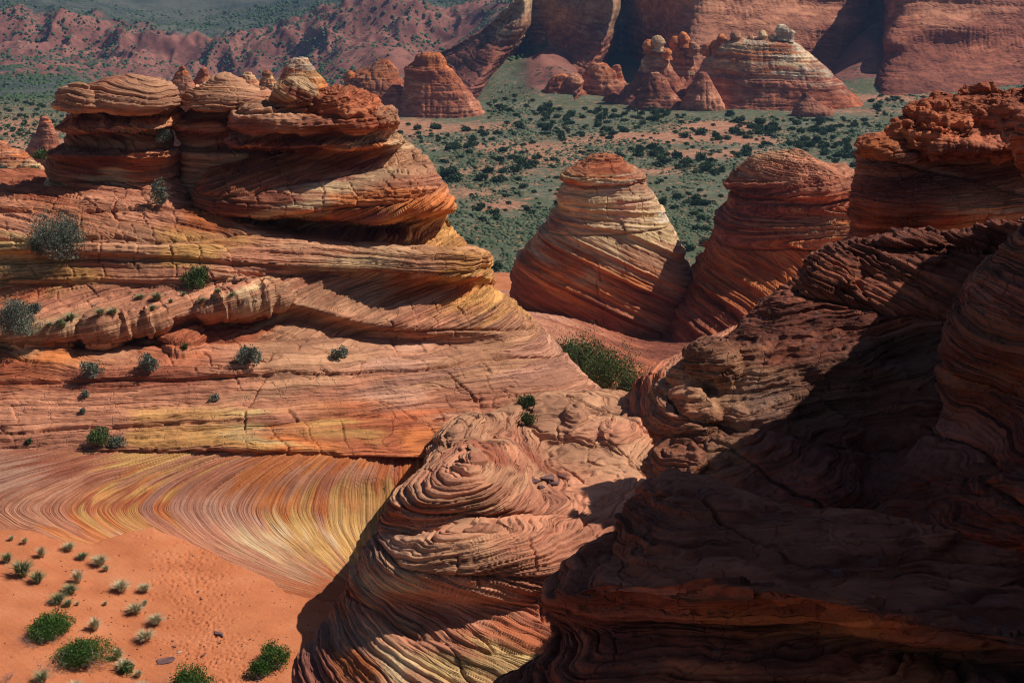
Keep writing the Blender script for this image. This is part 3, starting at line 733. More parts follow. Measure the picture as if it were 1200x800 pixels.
loft('cap_rock', [(228,862,996),(221,848,1004),(217,850,1008),(210,858,1008),(204,864,1006),(198,872,1000),(192,876,975),(186,888,968),(181,900,955),(178,915,940)], 119.5, M_rock, m2c, 71, dr=.95, exp=2.4,
     amp=.34, lump=.45, lumpL=2.6, fine=.08, strat=dict(setT=2.2, dip=.3, warp=.5, wl=5, tilt=(-.05,0)), parent=rM2, closebottom=True, cracks=.2)

# ================================================================== CENTRAL FOREGROUND ROCK
cc = [
 [(600,500,64),(605,500,63),(620,500,62),(640,500,61),(690,500,60),(750,500,60),(830,520,59),(930,540,58)],
 [(540,520,55),(560,492,54),(590,481,54),(625,463,55),(690,457,55.5),(760,468,55),(830,490,54),(930,520,54)],
 [(500,545,50),(515,515,49),(552,494,49.5),(600,482,51),(650,475,52.5),(745,490,51),(830,515,50),(930,540,50)],
 [(505,560,47),(500,540,45.5),(530,520,46.4),(590,515,48),(640,510,49.5),(740,520,48),(830,545,47),(930,560,47)],
 [(500,580,45),(480,566,43.6),(512,545,43.4),(565,526,43.6),(640,545,46),(730,550,45),(820,575,44),(930,590,44)],
 [(480,610,44),(458,590,42.4),(500,566,41.4),(565,548,41.2),(640,570,43.2),(720,580,42.6),(810,600,42),(930,610,41)],
 [(465,630,43.5),(447,610,41.8),(494,590,40.2),(555,585,40.0),(630,590,41.0),(700,600,41.2),(800,625,40),(930,640,39)],
 [(455,640,43.3),(440,622,41.5),(488,630,39.9),(545,612,39.7),(625,607,40.2),(692,617,40.2),(790,640,39),(930,660,38)],
 [(448,650,43.1),(434,632,41.4),(484,640,39.0),(538,624,38.6),(610,622,38.9),(680,630,39.4),(780,655,38),(930,680,37)],
 [(430,675,42.6),(414,662,41.1),(468,662,38.1),(535,655,37.7),(600,655,37.9),(670,662,38.2),(770,680,37),(930,700,36)],
 [(412,705,42),(400,695,40.6),(458,690,37.4),(530,690,36.9),(600,688,37.0),(665,692,37.2),(770,710,36),(930,730,35)],
 [(392,740,41.2),(380,728,39.8),(455,712,37.2),(525,712,36.8),(595,712,36.8),(660,714,36.8),(770,740,35),(930,760,34)],
 [(370,770,40.5),(358,760,39.0),(440,755,36.0),(520,755,35.5),(590,755,35.4),(655,758,35.4),(760,780,34),(920,800,33)],
 [(345,810,39.5),(325,805,37.8),(425,805,34.9),(510,805,34.3),(585,805,34.2),(650,805,34.2),(760,820,33),(920,840,32)],
 [(320,860,38.5),(295,860,36.5),(400,870,33.2),(500,870,32.6),(580,870,32.4),(640,870,32.4),(760,880,31),(920,890,30)],
]
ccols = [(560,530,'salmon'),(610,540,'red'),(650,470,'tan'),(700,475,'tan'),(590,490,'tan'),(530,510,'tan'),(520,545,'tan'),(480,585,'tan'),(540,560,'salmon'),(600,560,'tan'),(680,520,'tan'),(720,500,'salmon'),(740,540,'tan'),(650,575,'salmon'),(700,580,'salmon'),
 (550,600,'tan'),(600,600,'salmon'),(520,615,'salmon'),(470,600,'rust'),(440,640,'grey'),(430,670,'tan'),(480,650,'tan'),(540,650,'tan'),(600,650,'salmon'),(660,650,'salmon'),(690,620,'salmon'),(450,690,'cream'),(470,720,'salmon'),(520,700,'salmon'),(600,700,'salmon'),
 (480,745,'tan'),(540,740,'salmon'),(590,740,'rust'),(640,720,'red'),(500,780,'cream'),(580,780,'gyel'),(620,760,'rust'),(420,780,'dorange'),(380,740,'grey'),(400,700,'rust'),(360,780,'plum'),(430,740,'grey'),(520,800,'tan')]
cc = [[(x, y, d + (0, 0, .6, .9, 1, 1)[min(max(i - 8, 0), 5)] * (j > 1)) for j, (x, y, d) in enumerate(r)] for i, r in enumerate(cc)]
cc = [[(x, y, d * .972) for x, y, d in r] for r in cc]
for r in cc[4:]: r[0] = (r[1][0] + 24, r[1][1] + 50, r[1][2] + .9)
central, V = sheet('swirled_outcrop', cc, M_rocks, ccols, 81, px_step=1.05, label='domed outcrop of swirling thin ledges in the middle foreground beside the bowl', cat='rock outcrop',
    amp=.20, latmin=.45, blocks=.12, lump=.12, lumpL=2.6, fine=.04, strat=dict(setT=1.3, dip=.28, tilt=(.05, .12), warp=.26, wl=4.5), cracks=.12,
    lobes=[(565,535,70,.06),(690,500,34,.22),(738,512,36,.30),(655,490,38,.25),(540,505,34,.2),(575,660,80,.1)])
surf['central'] = V

# ================================================================== RIGHT ROCK MASS
rcap = bpy.data.objects.new('capped_rock', None); link(rcap)
tag(rcap, 'dark rock under a knobbly orange slab cap, upper right above the shaded slope', 'rock', None)
rc = [(1050,150,'rust'),(1100,140,'rust'),(1180,145,'red'),(1050,170,'dorange'),(1020,165,'rust'),(1080,200,'grey'),(1040,220,'plum'),(1120,190,'dred'),(1020,235,'dred'),(1040,250,'red'),(1120,240,'red'),(1150,230,'tan'),(1090,260,'red'),(1060,275,'dred'),(1020,275,'red'),(1160,260,'cream')]
loft('dark_body', [(330,975,1400),(300,985,1400,-.2),(285,1000,1380,-.4),(272,1006,1370,-.5),(262,1004,1355,-.5),(245,1001,1355,.1),(228,1000,1350,.3),(215,1004,1350,.0),(200,1008,1350,-.6),(190,1016,1350,-1.0),(184,1012,1350,-1.0),(178,1010,1350,-.9),(172,1010,1350,-.8)], 43.0, M_dark, rc, 91,
     dr=.40, exp=3.4, amp=.13, lump=.25, lumpL=2.0, fine=.03, strat=dict(setT=1.5, dip=.45, tilt=(.12, 0), warp=.3, wl=3.5), parent=rcap, angn=.08, px_step=1.1)
loft('knobbly_cap', [(176,1050,1350,-.4),(171,1042,1352,.7),(165,1040,1352,.9),(155,1040,1352,.8),(148,1044,1352,.5),(138,1050,1350),(130,1060,1345),(124,1075,1340),(119,1100,1330)], 43.0, M_rock, rc, 93,
     dr=.40, exp=3.2, amp=.05, lump=.50, lumpL=.55, fine=.10, strat=dict(setT=.8, dip=.2, warp=.2, wl=2), parent=rcap, closebottom=True, px_step=.9, angn=.1)
loft('side_ledge', [(184,1010,1080),(180,1008,1085),(172,1009,1080),(167,1014,1070),(163,1016,1060)], 41.8, M_rock, rc, 95, dr=.7, exp=2.4,
     amp=.08, lump=.18, lumpL=.6, fine=.05, parent=rcap, closebottom=True)

# the broad slope below it, sunlit at the top and shaded below
rs = [
 [(1060,290,56),(1060,290,54),(1065,290,52),(1085,285,51),(1120,280,50),(1180,270,49),(1260,265,49),(1380,260,49)],
 [(1000,300,53),(985,292,48.5),(1010,286,46.6),(1060,282,46),(1110,278,46),(1170,270,45.5),(1260,262,45),(1380,260,45)],
 [(960,330,51),(935,318,46.5),(975,312,44.8),(1030,308,44.2),(1080,305,44.0),(1140,300,44),(1260,300,43),(1380,300,43)],
 [(915,365,49.5),(890,350,45),(930,345,43.2),(990,342,42.8),(1050,335,42.4),(1110,325,42.4),(1260,330,41),(1380,330,41)],
 [(885,405,48),(862,385,43.8),(905,380,42.0),(965,378,41.4),(1030,372,41.0),(1100,360,41.0),(1260,370,39),(1380,370,39)],
 [(850,430,47),(828,407,42.8),(880,405,40.8),(945,402,40.0),(1010,398,39.8),(1090,392,39.8),(1260,410,37),(1380,410,37)],
 [(805,455,46),(785,430,41.8),(850,430,39.6),(920,425,38.6),(1000,425,38.6),(1080,425,38.6),(1260,450,36),(1380,450,36)],
 [(785,490,45),(765,470,41.0),(835,465,38.4),(905,465,37.4),(985,465,37.2),(1070,465,37.2),(1260,490,34),(1380,490,34)],
 [(780,530,43),(762,512,39.8),(820,510,37.0),(890,510,36.0),(975,510,35.6),(1065,510,35.8),(1260,530,32),(1380,530,32)],
 [(780,570,41),(765,553,38.0),(815,555,35.6),(880,558,34.6),(965,558,34.0),(1060,560,34.2),(1260,580,30),(1380,580,30)],
 [(780,640,39),(765,620,36.0),(815,620,34.0),(880,620,33.0),(965,620,32.6),(1060,620,32.4),(1260,640,29),(1380,640,29)],
]
rs = [[(x, y, d * .78 + (t_ - r[3][2] * .78)) for x, y, d in r] for r, t_ in zip(rs, (45,38.6,37.2,36.2,35.3,34.5,33.4,32.2,30.9,29.5,28.2))]
rs = [[(x, y, d * (.85 if i else .92)) for x, y, d in r] for i, r in enumerate(rs)]
for r in rs[3:]: r[0] = (r[0][0], r[0][1], r[1][2] + 1.6)
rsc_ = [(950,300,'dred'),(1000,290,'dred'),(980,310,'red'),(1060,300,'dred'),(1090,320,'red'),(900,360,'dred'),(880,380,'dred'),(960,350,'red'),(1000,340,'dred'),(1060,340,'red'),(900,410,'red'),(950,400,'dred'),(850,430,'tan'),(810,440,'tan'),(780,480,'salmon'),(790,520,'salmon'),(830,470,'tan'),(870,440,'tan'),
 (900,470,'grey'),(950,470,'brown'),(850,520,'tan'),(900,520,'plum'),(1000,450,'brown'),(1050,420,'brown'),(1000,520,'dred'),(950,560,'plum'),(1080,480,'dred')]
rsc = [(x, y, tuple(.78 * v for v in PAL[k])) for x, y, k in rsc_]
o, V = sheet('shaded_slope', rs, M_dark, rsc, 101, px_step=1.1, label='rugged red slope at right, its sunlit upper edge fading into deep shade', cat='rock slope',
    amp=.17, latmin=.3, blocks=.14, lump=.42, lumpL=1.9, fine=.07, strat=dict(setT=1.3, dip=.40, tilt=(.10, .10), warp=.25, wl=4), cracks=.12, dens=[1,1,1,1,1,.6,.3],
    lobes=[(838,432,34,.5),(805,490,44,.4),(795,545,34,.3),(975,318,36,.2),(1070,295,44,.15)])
surf['rslope'] = V

# right-hand cliff
rcliff = [
 [(1290,90,46),(1300,90,42),(1330,90,40),(1400,90,39),(1500,90,39)],
 [(1210,150,45),(1180,150,39),(1200,140,36.5),(1290,125,35.5),(1500,110,35)],
 [(1200,185,45),(1170,176,38.5),(1200,172,35.8),(1290,165,34.8),(1500,160,34)],
 [(1210,215,45),(1186,208,39),(1206,205,36.5),(1290,205,35),(1500,205,34)],
 [(1215,255,45),(1192,252,38.8),(1212,250,36.2),(1290,250,34.6),(1500,250,33)],
 [(1180,320,45),(1140,310,38.8),(1185,300,36.2),(1280,300,34.2),(1500,300,32)],
 [(1140,380,44),(1108,370,38.4),(1155,360,35.4),(1270,360,33.4),(1500,360,31)],
 [(1130,440,43),(1096,430,37.8),(1145,425,34.8),(1260,425,32.4),(1500,425,30)],
 [(1130,490,42),(1098,478,37.0),(1150,480,34.2),(1260,480,31.6),(1500,480,29)],
 [(1110,520,40),(1075,510,35.8),(1130,525,33.0),(1240,530,30.6),(1500,530,28)],
 [(1050,560,38),(1020,545,34.2),(1090,570,31.2),(1210,580,29.2),(1500,590,27)],
 [(1010,620,36),(985,600,32.4),(1060,620,29.6),(1190,640,27.8),(1500,650,26)],
 [(1010,700,34),(985,680,31),(1050,690,28.4),(1180,700,27),(1500,700,25)],
]
rcliff = [[(x + (16 if i < 6 else 6), y, d * .7 + (t_ - r[2][2] * .7)) for x, y, d in r] for (i, r), t_ in zip(enumerate(rcliff), (33.5,31.6,31.2,31.4,31.2,30.8,30.4,30.0,29.6,29.0,28.2,27.6,27.0))]
rcliff = [[(x, y, d * .85) for x, y, d in r] for r in rcliff]
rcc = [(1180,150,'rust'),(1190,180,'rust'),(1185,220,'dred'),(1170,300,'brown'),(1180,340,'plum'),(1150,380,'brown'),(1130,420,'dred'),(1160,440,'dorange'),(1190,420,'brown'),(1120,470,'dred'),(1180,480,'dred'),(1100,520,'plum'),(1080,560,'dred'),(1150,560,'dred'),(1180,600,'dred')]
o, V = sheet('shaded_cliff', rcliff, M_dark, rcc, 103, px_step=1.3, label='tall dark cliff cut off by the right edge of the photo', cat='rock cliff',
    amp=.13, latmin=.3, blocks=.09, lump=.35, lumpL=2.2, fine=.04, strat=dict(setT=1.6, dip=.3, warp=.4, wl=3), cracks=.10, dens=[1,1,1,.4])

def add_shade_wall(parent):
    # unseen wall added to cast shade, past the right edge, rising towards the camera
    path = [(1700,38,51.5),(1300,37,52.3),(1236,35.4,53.8),(1228,34,56.0),(1226,32,59.3),(1236,29,62.8),(1285,25,66),(1330,21.5,68.5),(1400,19,69.5),(1700,18,69.5),(2600,18,69)]
    tt = np.linspace(0, len(path) - 1, 240)
    P_ = np.array(path, float)
    P_[:, 1] *= .85; P_[:, 2] = 60 - (60 - P_[:, 2]) * .85
    pxs, yy, zt = [np.interp(tt, np.arange(len(path)), P_[:, k]) for k in range(3)]
    xx = (pxs - 600) / F * yy * 1.02 + .3
    v = np.linspace(0, 1, 150)[:, None]
    zz = 38 + (zt[None] - 38) * np.minimum(v / .8, 1)
    xg = xx[None] + 6.0 * np.clip((v - .8) / .2, 0, 1) + 0 * zz
    G = np.stack([xg, yy[None] + 0 * zz, zz], -1)
    Nn = grid_normals(G, False)
    if Nn[..., 0].mean() > 0: Nn = -Nn
    V, s_ = apply_relief(G, Nn, False, 105, amp=.12, lump=.25, lumpL=2.5, strat=dict(setT=1.4, dip=.3))
    mesh_from('shade_wall', V, grid_faces(150, 240, False), M_dark, dict(bed=s_, tone=colfield(V, rcc)), parent)
add_shade_wall(o)
# nearest dark ledges, bottom right
near = [
 [(800,560,38),(792,556,36),(830,560,34),(900,590,32.5),(1000,610,31),(1120,640,30),(1300,650,29)],
 [(760,590,36),(742,578,33),(800,580,31),(880,600,30),(980,625,29),(1100,655,28),(1300,690,27)],
 [(735,635,34.5),(712,622,31.4),(780,620,29.4),(870,640,28.2),(970,650,27.4),(1090,680,26.4),(1300,720,25.2)],
 [(690,672,33.5),(664,660,30.2),(740,655,27.8),(860,668,26.6),(960,678,25.8),(1080,705,24.8),(1300,750,23.6)],
 [(662,700,33),(634,700,29.2),(700,690,26.6),(830,694,25.2),(950,700,24.4),(1070,730,23.6),(1300,775,22.4)],
 [(668,722,32.8),(642,716,29.6),(705,706,27.2),(830,710,25.8),(950,716,25.0),(1070,746,24.2),(1300,790,23)],
 [(680,752,32.6),(650,745,29.4),(712,740,27.4),(830,740,26.0),(950,745,25.2),(1070,770,24.4),(1300,810,23)],
 [(640,800,31.6),(598,795,28.4),(690,790,26.0),(820,790,24.8),(940,795,24),(1060,805,23.2),(1300,840,22)],
 [(600,860,31),(555,850,27.4),(660,860,25),(800,860,23.6),(940,860,23),(1060,860,22),(1300,880,21)],
 [(560,960,30),(500,960,26.4),(640,960,23.4),(800,960,22),(940,960,21),(1060,960,20),(1300,960,19)],
]
near = [[(x, y, d * .66) for x, y, d in r] for r in near]
for r in near: r[0] = (r[0][0], r[0][1], r[1][2] + 1.3)
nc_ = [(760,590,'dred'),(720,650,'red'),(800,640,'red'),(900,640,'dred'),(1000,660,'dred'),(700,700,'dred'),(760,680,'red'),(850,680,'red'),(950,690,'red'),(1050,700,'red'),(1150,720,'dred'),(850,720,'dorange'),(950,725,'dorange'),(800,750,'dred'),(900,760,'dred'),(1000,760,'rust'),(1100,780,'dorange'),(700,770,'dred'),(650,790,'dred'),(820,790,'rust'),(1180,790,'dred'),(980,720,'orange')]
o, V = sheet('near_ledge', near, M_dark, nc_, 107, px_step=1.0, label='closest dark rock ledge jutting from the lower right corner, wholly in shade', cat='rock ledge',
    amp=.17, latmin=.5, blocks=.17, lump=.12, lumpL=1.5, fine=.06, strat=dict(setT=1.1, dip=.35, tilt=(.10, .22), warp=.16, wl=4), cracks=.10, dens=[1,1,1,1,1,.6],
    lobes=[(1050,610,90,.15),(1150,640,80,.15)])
surf['near'] = V
# ribbed shoulder between the gully and the right-hand slope
ribs = [
 [(900,370,62),(905,365,60),(930,360,58),(990,350,56)],
 [(850,405,60),(838,395,57),(870,390,54),(930,385,52)],
 [(800,430,58),(780,420,54),(830,415,51),(900,420,49)],
 [(765,455,56),(752,438,52),(800,440,49),(880,450,47)],
 [(755,480,55),(742,470,51),(790,480,47.5),(870,490,45)],
 [(755,520,54),(740,510,50),(790,520,46),(870,530,44)],
]
def rib_s(P):
    return (P[:, 0] * .9 - P[:, 1] * .15 + P[:, 2] * .5 + .25 * fbm(P / 2, 3, 4)) * .8, np.full(len(P), 9.)
o, V = sheet('ribbed_outcrop', ribs, M_rocks, [(800,430,'salmon'),(780,450,'rust'),(850,400,'salmon'),(760,470,'salmon')], 109, px_step=1.2,
    label='ribbed red shoulder of rock beside the gully bush, below the red butte', cat='rock outcrop', amp=.22, lump=.2, fine=.03, sfn=rib_s, H=hardness(9, (.6, .3, .1), (1, .4, .3), .8), setnotch=0)
# ================================================================== VALLEY, FAR TERRAIN
def far_z(x, y, detail=True):
    """height of the valley floor and the country beyond it"""
    x = np.asarray(x, float); y = np.asarray(y, float)
    P = np.stack([x, y, 0 * x], -1)
    sh = P.shape[:-1]; Pf_ = P.reshape(-1, 3)
    n = lambda L, o, s: fbm(Pf_ / L, o, s).reshape(sh)
    px = 600 + F * x / np.maximum(y * 1.035, 1)
    left = smooth(px, 640, 500)
    z = -50 * smooth(y, 430, 980) * left
    z = z + 1.2 * n(70, 3, 301) + .35 * n(14, 3, 302)
    # red broken cliffs across the far side
    yc = 985 + 60 * n(160, 3, 305) + 28 * (np.abs(n(45, 3, 306)) * 2) + .0 * x
    t1 = smooth(y, yc, yc + 55)
    z = z + left * (t1 * (17 + 4 * n(120, 3, 307)) + t1 * (1 - smooth(y, yc + 55, yc + 130)) * 7 * n(16, 4, 308) + smooth(y, yc - 60, yc) * 4)
    t2 = smooth(y, 1120, 1600)
    z = z + left * t2 * (30 + 12 * n(260, 3, 309)) + left * smooth(y, 1080, 1150) * 1.5 * n(40, 4, 311)
    # redder slope in front of the right-hand end of the cliffs
    z = z + 26 * np.exp(-((px - 455) / 95.) ** 2) * smooth(y, 740, 900) * left * (1 + .25 * n(30, 4, 312))
    z = z + 16 * np.exp(-((px - 60) / 120.) ** 2) * smooth(y, 640, 830) * (1 + .3 * n(40, 4, 313))
    # talus below the big cliffs
    z = z + 11 * np.exp(-((px - 648) / 48.) ** 2) * smooth(y, 488, 560) * (1 + .25 * n(8, 3, 314))
    z = z + 9 * np.exp(-((px - 570) / 32.) ** 2) * smooth(y, 505, 570)
    z = z + 14 * np.exp(-((px - 1005) / 40.) ** 2) * smooth(y, 520, 590) * (1 + .25 * n(10, 3, 315))
    return z

apx = np.linspace(-160, 1360, 760)
ys = np.concatenate([np.geomspace(165, 700, 420), np.linspace(703, 1250, 330), np.geomspace(1260, 9000, 60)])
PXg, Yg = np.meshgrid(apx, ys)
Xg = (PXg - 600) / F * Yg * 1.035
Zg = far_z(Xg, Yg)
Zg = Zg + smooth(Yg, 880, 1000) * smooth(PXg, 640, 500) * (1 - smooth(Yg, 1080, 1160)) * (np.abs(fbm(np.stack([Xg / 22, Yg / 60, 0 * Xg], -1).reshape(-1, 3), 4, 331)).reshape(Xg.shape) * -9 + 3)
Zg = Zg + 1.8 * fbm(np.stack([Xg / 9, Yg / 9, 0 * Xg], -1).reshape(-1, 3), 4, 330).reshape(Xg.shape) * smooth(Yg, 600, 900) * smooth(PXg, 640, 500)
Pv = np.stack([Xg, Yg, Zg], -1).reshape(-1, 3)
vpx, vpy = proj(Pv)
def blob(x, y, rx, ry, a=1.0):
    return a * np.exp(-((vpx - x) / rx) ** 2 - ((vpy - y) / ry) ** 2)
soil = sum(blob(*b) for b in [(840,148,45,5,1.1),(800,160,60,4,.9),(880,165,40,4,.9),(740,160,50,4,.7),(720,166,60,3,.6),(620,178,60,6,.5),(840,180,80,5,.6),(580,200,40,6,.5),(560,150,60,6,.4),(480,150,30,10,.8),(640,190,60,4,.6),
        (540,225,60,10,.3),(590,240,30,6,.5),(575,325,30,14,.9),(600,170,60,4,.4),(690,180,30,4,.4),(30,170,50,14,.9),(60,185,40,10,.9),(1050,115,80,4,.6),(1000,130,60,4,.3),(760,200,60,6,.35),(880,250,60,14,.0),(20,150,50,14,.6)])
soil = 2.4 * soil + .25 * fbm(Pv / np.array([22, 9, 5.]), 3, 340)
farm = smooth(Pv[:, 1], 560, 900) * smooth(vpx, 640, 520)
slope_ = np.gradient(Zg, axis=0) / np.gradient(Yg, axis=0)
redm = (smooth(vpx, 640, 520) * smooth(Pv[:, 1], 700, 860) * (1 - smooth(Pv[:, 1], 1035, 1062)) * (.50 + 1.1 * fbm(Pv / 45, 3, 342)) + np.clip(slope_.ravel() * 2.2, 0, 1) * farm * (1 - smooth(Pv[:, 1], 1060, 1100)) + blob(455, 62, 100, 30, .9) * farm)
redm = redm + 1.2 * np.exp(-((vpx - 652) / 45.) ** 2) * smooth(Pv[:, 1], 490, 520) * .8 + smooth(vpx, 900, 1000) * smooth(Pv[:, 1], 528, 550)
gyl = blob(868, 236, 14, 5, 1.3) + blob(855, 245, 10, 3, .8)

def valley_material():
    m, t, b, N, L = nodes('sagebrush_ground')
    tc = N('ShaderNodeTexCoord'); a1 = N('ShaderNodeAttribute', attribute_name='soil'); a2 = N('ShaderNodeAttribute', attribute_name='red'); a3 = N('ShaderNodeAttribute', attribute_name='bloom'); a4 = N('ShaderNodeAttribute', attribute_name='far')
    def nz(sc, d=5, r=.6):
        n = N('ShaderNodeTexNoise'); n.inputs['Scale'].default_value = sc; n.inputs['Detail'].default_value = d; n.inputs['Roughness'].default_value = r
        L(tc.outputs['Object'], n.inputs['Vector']); return n.outputs['Fac']
    def mr(x, lo, hi):
        n = N('ShaderNodeMapRange', interpolation_type='SMOOTHSTEP'); L(x, n.inputs[0]); n.inputs[1].default_value = lo; n.inputs[2].default_value = hi; return n.outputs[0]
    def mix(f, A, B):
        n = N('ShaderNodeMix', data_type='RGBA'); L(f, n.inputs[0]) if not isinstance(f, float) else setattr(n.inputs[0], 'default_value', f)
        for s_, q in ((6, A), (7, B)):
            if isinstance(q, tuple): n.inputs[s_].default_value = (*q, 1)
            else: L(q, n.inputs[s_])
        return n.outputs[2]
    sage = mix(mr(nz(.05, 4), .4, .6), (.095, .112, .058), (.145, .155, .100))
    sage = mix(mr(nz(.9, 5, .7), .42, .62), sage, (.060, .072, .036))
    soilc = mix(mr(nz(.3), .4, .6), (.36, .15, .085), (.46, .215, .125))
    bare = N('ShaderNodeMath', operation='ADD'); L(mr(nz(.45, 6, .75), .45, .68), bare.inputs[0]); L(a1.outputs['Fac'], bare.inputs[1])
    nb = N('ShaderNodeMath', operation='MULTIPLY'); L(bare.outputs[0], nb.inputs[0]); L(mr(nz(1.3, 5, .7), .36, .56), nb.inputs[1])
    c = mix(mr(nb.outputs[0], .18, .8), sage, soilc)
    # far country: dark scrub dots over red or grey-green ground
    fargr = mix(mr(nz(.02, 5), .4, .6), (.050, .062, .050), (.095, .095, .072))
    farred = mix(mr(nz(.045, 6, .65), .38, .62), (.17, .060, .045), (.29, .115, .082))
    fc = mix(mr(a2.outputs['Fac'], .25, .75), fargr, farred)
    vo = N('ShaderNodeTexVoronoi'); vo.inputs['Scale'].default_value = .42; L(tc.outputs['Object'], vo.inputs['Vector'])
    dots = N('ShaderNodeMath', operation='MULTIPLY'); 
    dd = N('ShaderNodeMapRange', interpolation_type='SMOOTHSTEP'); L(vo.outputs['Distance'], dd.inputs[0]); dd.inputs[1].default_value = .42; dd.inputs[2].default_value = .28
    dd.inputs[3].default_value = 0; dd.inputs[4].default_value = 1
    L(dd.outputs[0], dots.inputs[0]); L(mr(nz(.035, 4), .40, .55), dots.inputs[1])
    fc = mix(_mul(N, L, dots.outputs[0], .85), fc, (.035, .05, .03))
    c = mix(a4.outputs['Fac'], c, fc)
    c = mix(mr(a3.outputs['Fac'], .3, .9), c, (.30, .27, .05))
    L(c, b.inputs['Base Color'])
    bp = N('ShaderNodeBump'); bp.inputs['Strength'].default_value = .8; bp.inputs['Distance'].default_value = .5
    L(nz(1.1, 5, .7), bp.inputs['Height']); L(bp.outputs[0], b.inputs['Normal'])
    return m
M_valley = valley_material()
qv = grid_faces(PXg.shape[0], PXg.shape[1], False)
far_w = np.clip(smooth(Pv[:, 1], 540, 600) * smooth(vpx, 640, 560) + smooth(Pv[:, 1], 560, 600), 0, 1)
far_w = np.clip(np.maximum(far_w, smooth(redm, .3, .6) * smooth(Pv[:, 1], 490, 515)), 0, 1)
vl = mesh_from('valley_floor', Pv, qv, M_valley, dict(soil=soil, red=redm, bloom=gyl, far=far_w))
tag(vl, 'sagebrush valley floor running out to red cliffs and hazy slopes', 'valley', None, 'structure')

# near ground the rocks stand in, down the scarp to the valley
gx_ = np.linspace(-220, 220, 260); gy_ = np.concatenate([np.linspace(-60, 150, 150), np.linspace(152, 200, 60)])
XX, YY = np.meshgrid(gx_, gy_)
ZZ = np.interp(YY, [-60, 30, 45, 60, 75, 110, 135, 168, 184, 200], [38, 38, 39.5, 38.5, 36.5, 29.5, 25, 22, -1.5, -2.5]) + .9 * fbm(np.stack([XX / 9, YY / 9, 0 * XX], -1).reshape(-1, 3), 4, 350).reshape(XX.shape) - .8
ZZ = ZZ + 3 * smooth(YY, 66, 80) * smooth(XX, -10, -22) * (1 - smooth(YY, 95, 130)) + 6.0 * np.exp(-((XX + 24) / 9) ** 2 - ((YY - 74) / 9) ** 2)
base = mesh_from('ground', np.stack([XX, YY, ZZ], -1).reshape(-1, 3), grid_faces(*XX.shape, False), M_sand)
tag(base, 'sandy ground the rocks rise from, falling away to the valley', 'ground', None, 'structure')

# ------------------------------------------------------------------ the big cliffs at the back right
tx = [505, 530, 560, 596, 620, 628, 665, 705, 722, 728, 765, 806, 870, 940, 1000, 1032, 1046, 1110, 1200, 1330]
tY = [770, 700, 652, 604, 600, 664, 634, 600, 598, 716, 660, 596, 606, 622, 636, 652, 604, 606, 622, 650]
tY = [y * .915 for y in tY]
def crow(pys, dY, jit, seed):
    rs_ = np.random.RandomState(seed)
    return [(x - max(0, pys(x) - 24) * (.75 if 0 < i < 5 else .45 if 4 < i < 9 else .12) * (dY < 50) + (0 if i < 2 else rs_.uniform(-jit, jit) * .5), pys(x), y + dY + rs_.uniform(-jit, jit) * .6) for i, (x, y) in enumerate(zip(tx, tY))]
ctop = lambda x: np.interp(x, [505, 530, 560, 590, 600, 640, 700, 1400], [92, 74, 50, 24, 0, -30, -45, -60])
big = [crow(lambda x: ctop(x) - 3, 90, 0, 1), crow(lambda x: ctop(x), 20, 0, 1), crow(lambda x: ctop(x) + (30 if x > 640 else 8), 14, 3, 2), crow(lambda x: max(ctop(x) + 12, 8), 10, 5, 3),
       crow(lambda x: max(ctop(x) + 14, 30), 3, 5, 4), crow(lambda x: max(ctop(x) + 16, 50), -2, 6, 5), crow(lambda x: max(ctop(x) + 18, 66), -8, 6, 6), crow(lambda x: max(ctop(x) + 20, 84), -18, 5, 7), crow(lambda x: 104, -34, 3, 8), crow(lambda x: 122, -44, 0, 9)]
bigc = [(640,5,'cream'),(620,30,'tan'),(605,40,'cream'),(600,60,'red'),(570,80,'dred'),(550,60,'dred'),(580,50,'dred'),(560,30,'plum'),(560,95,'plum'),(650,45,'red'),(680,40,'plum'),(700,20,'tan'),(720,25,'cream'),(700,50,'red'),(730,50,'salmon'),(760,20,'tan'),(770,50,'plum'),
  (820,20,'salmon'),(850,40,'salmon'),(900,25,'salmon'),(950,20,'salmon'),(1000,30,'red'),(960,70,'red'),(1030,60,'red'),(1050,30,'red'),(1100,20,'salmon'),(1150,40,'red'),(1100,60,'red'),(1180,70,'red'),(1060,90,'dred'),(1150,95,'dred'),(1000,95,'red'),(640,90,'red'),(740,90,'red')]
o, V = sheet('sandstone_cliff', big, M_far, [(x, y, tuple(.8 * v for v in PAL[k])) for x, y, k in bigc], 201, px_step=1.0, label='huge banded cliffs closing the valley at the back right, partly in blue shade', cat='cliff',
    amp=.9, lump=1.3, lumpL=34, fine=.22, H=hardness(77, (9, 3.5, 1.4), (1, .7, .4), .5), sfn=lambda P: (P[:, 2] * .8 + .12 * P[:, 0] * smooth(P[:, 0], 0, 80) * .4 + 1.5 * fbm(P / 30, 3, 7), np.full(len(P), 9.)), setnotch=0, vfold=.2, blocks=.08)

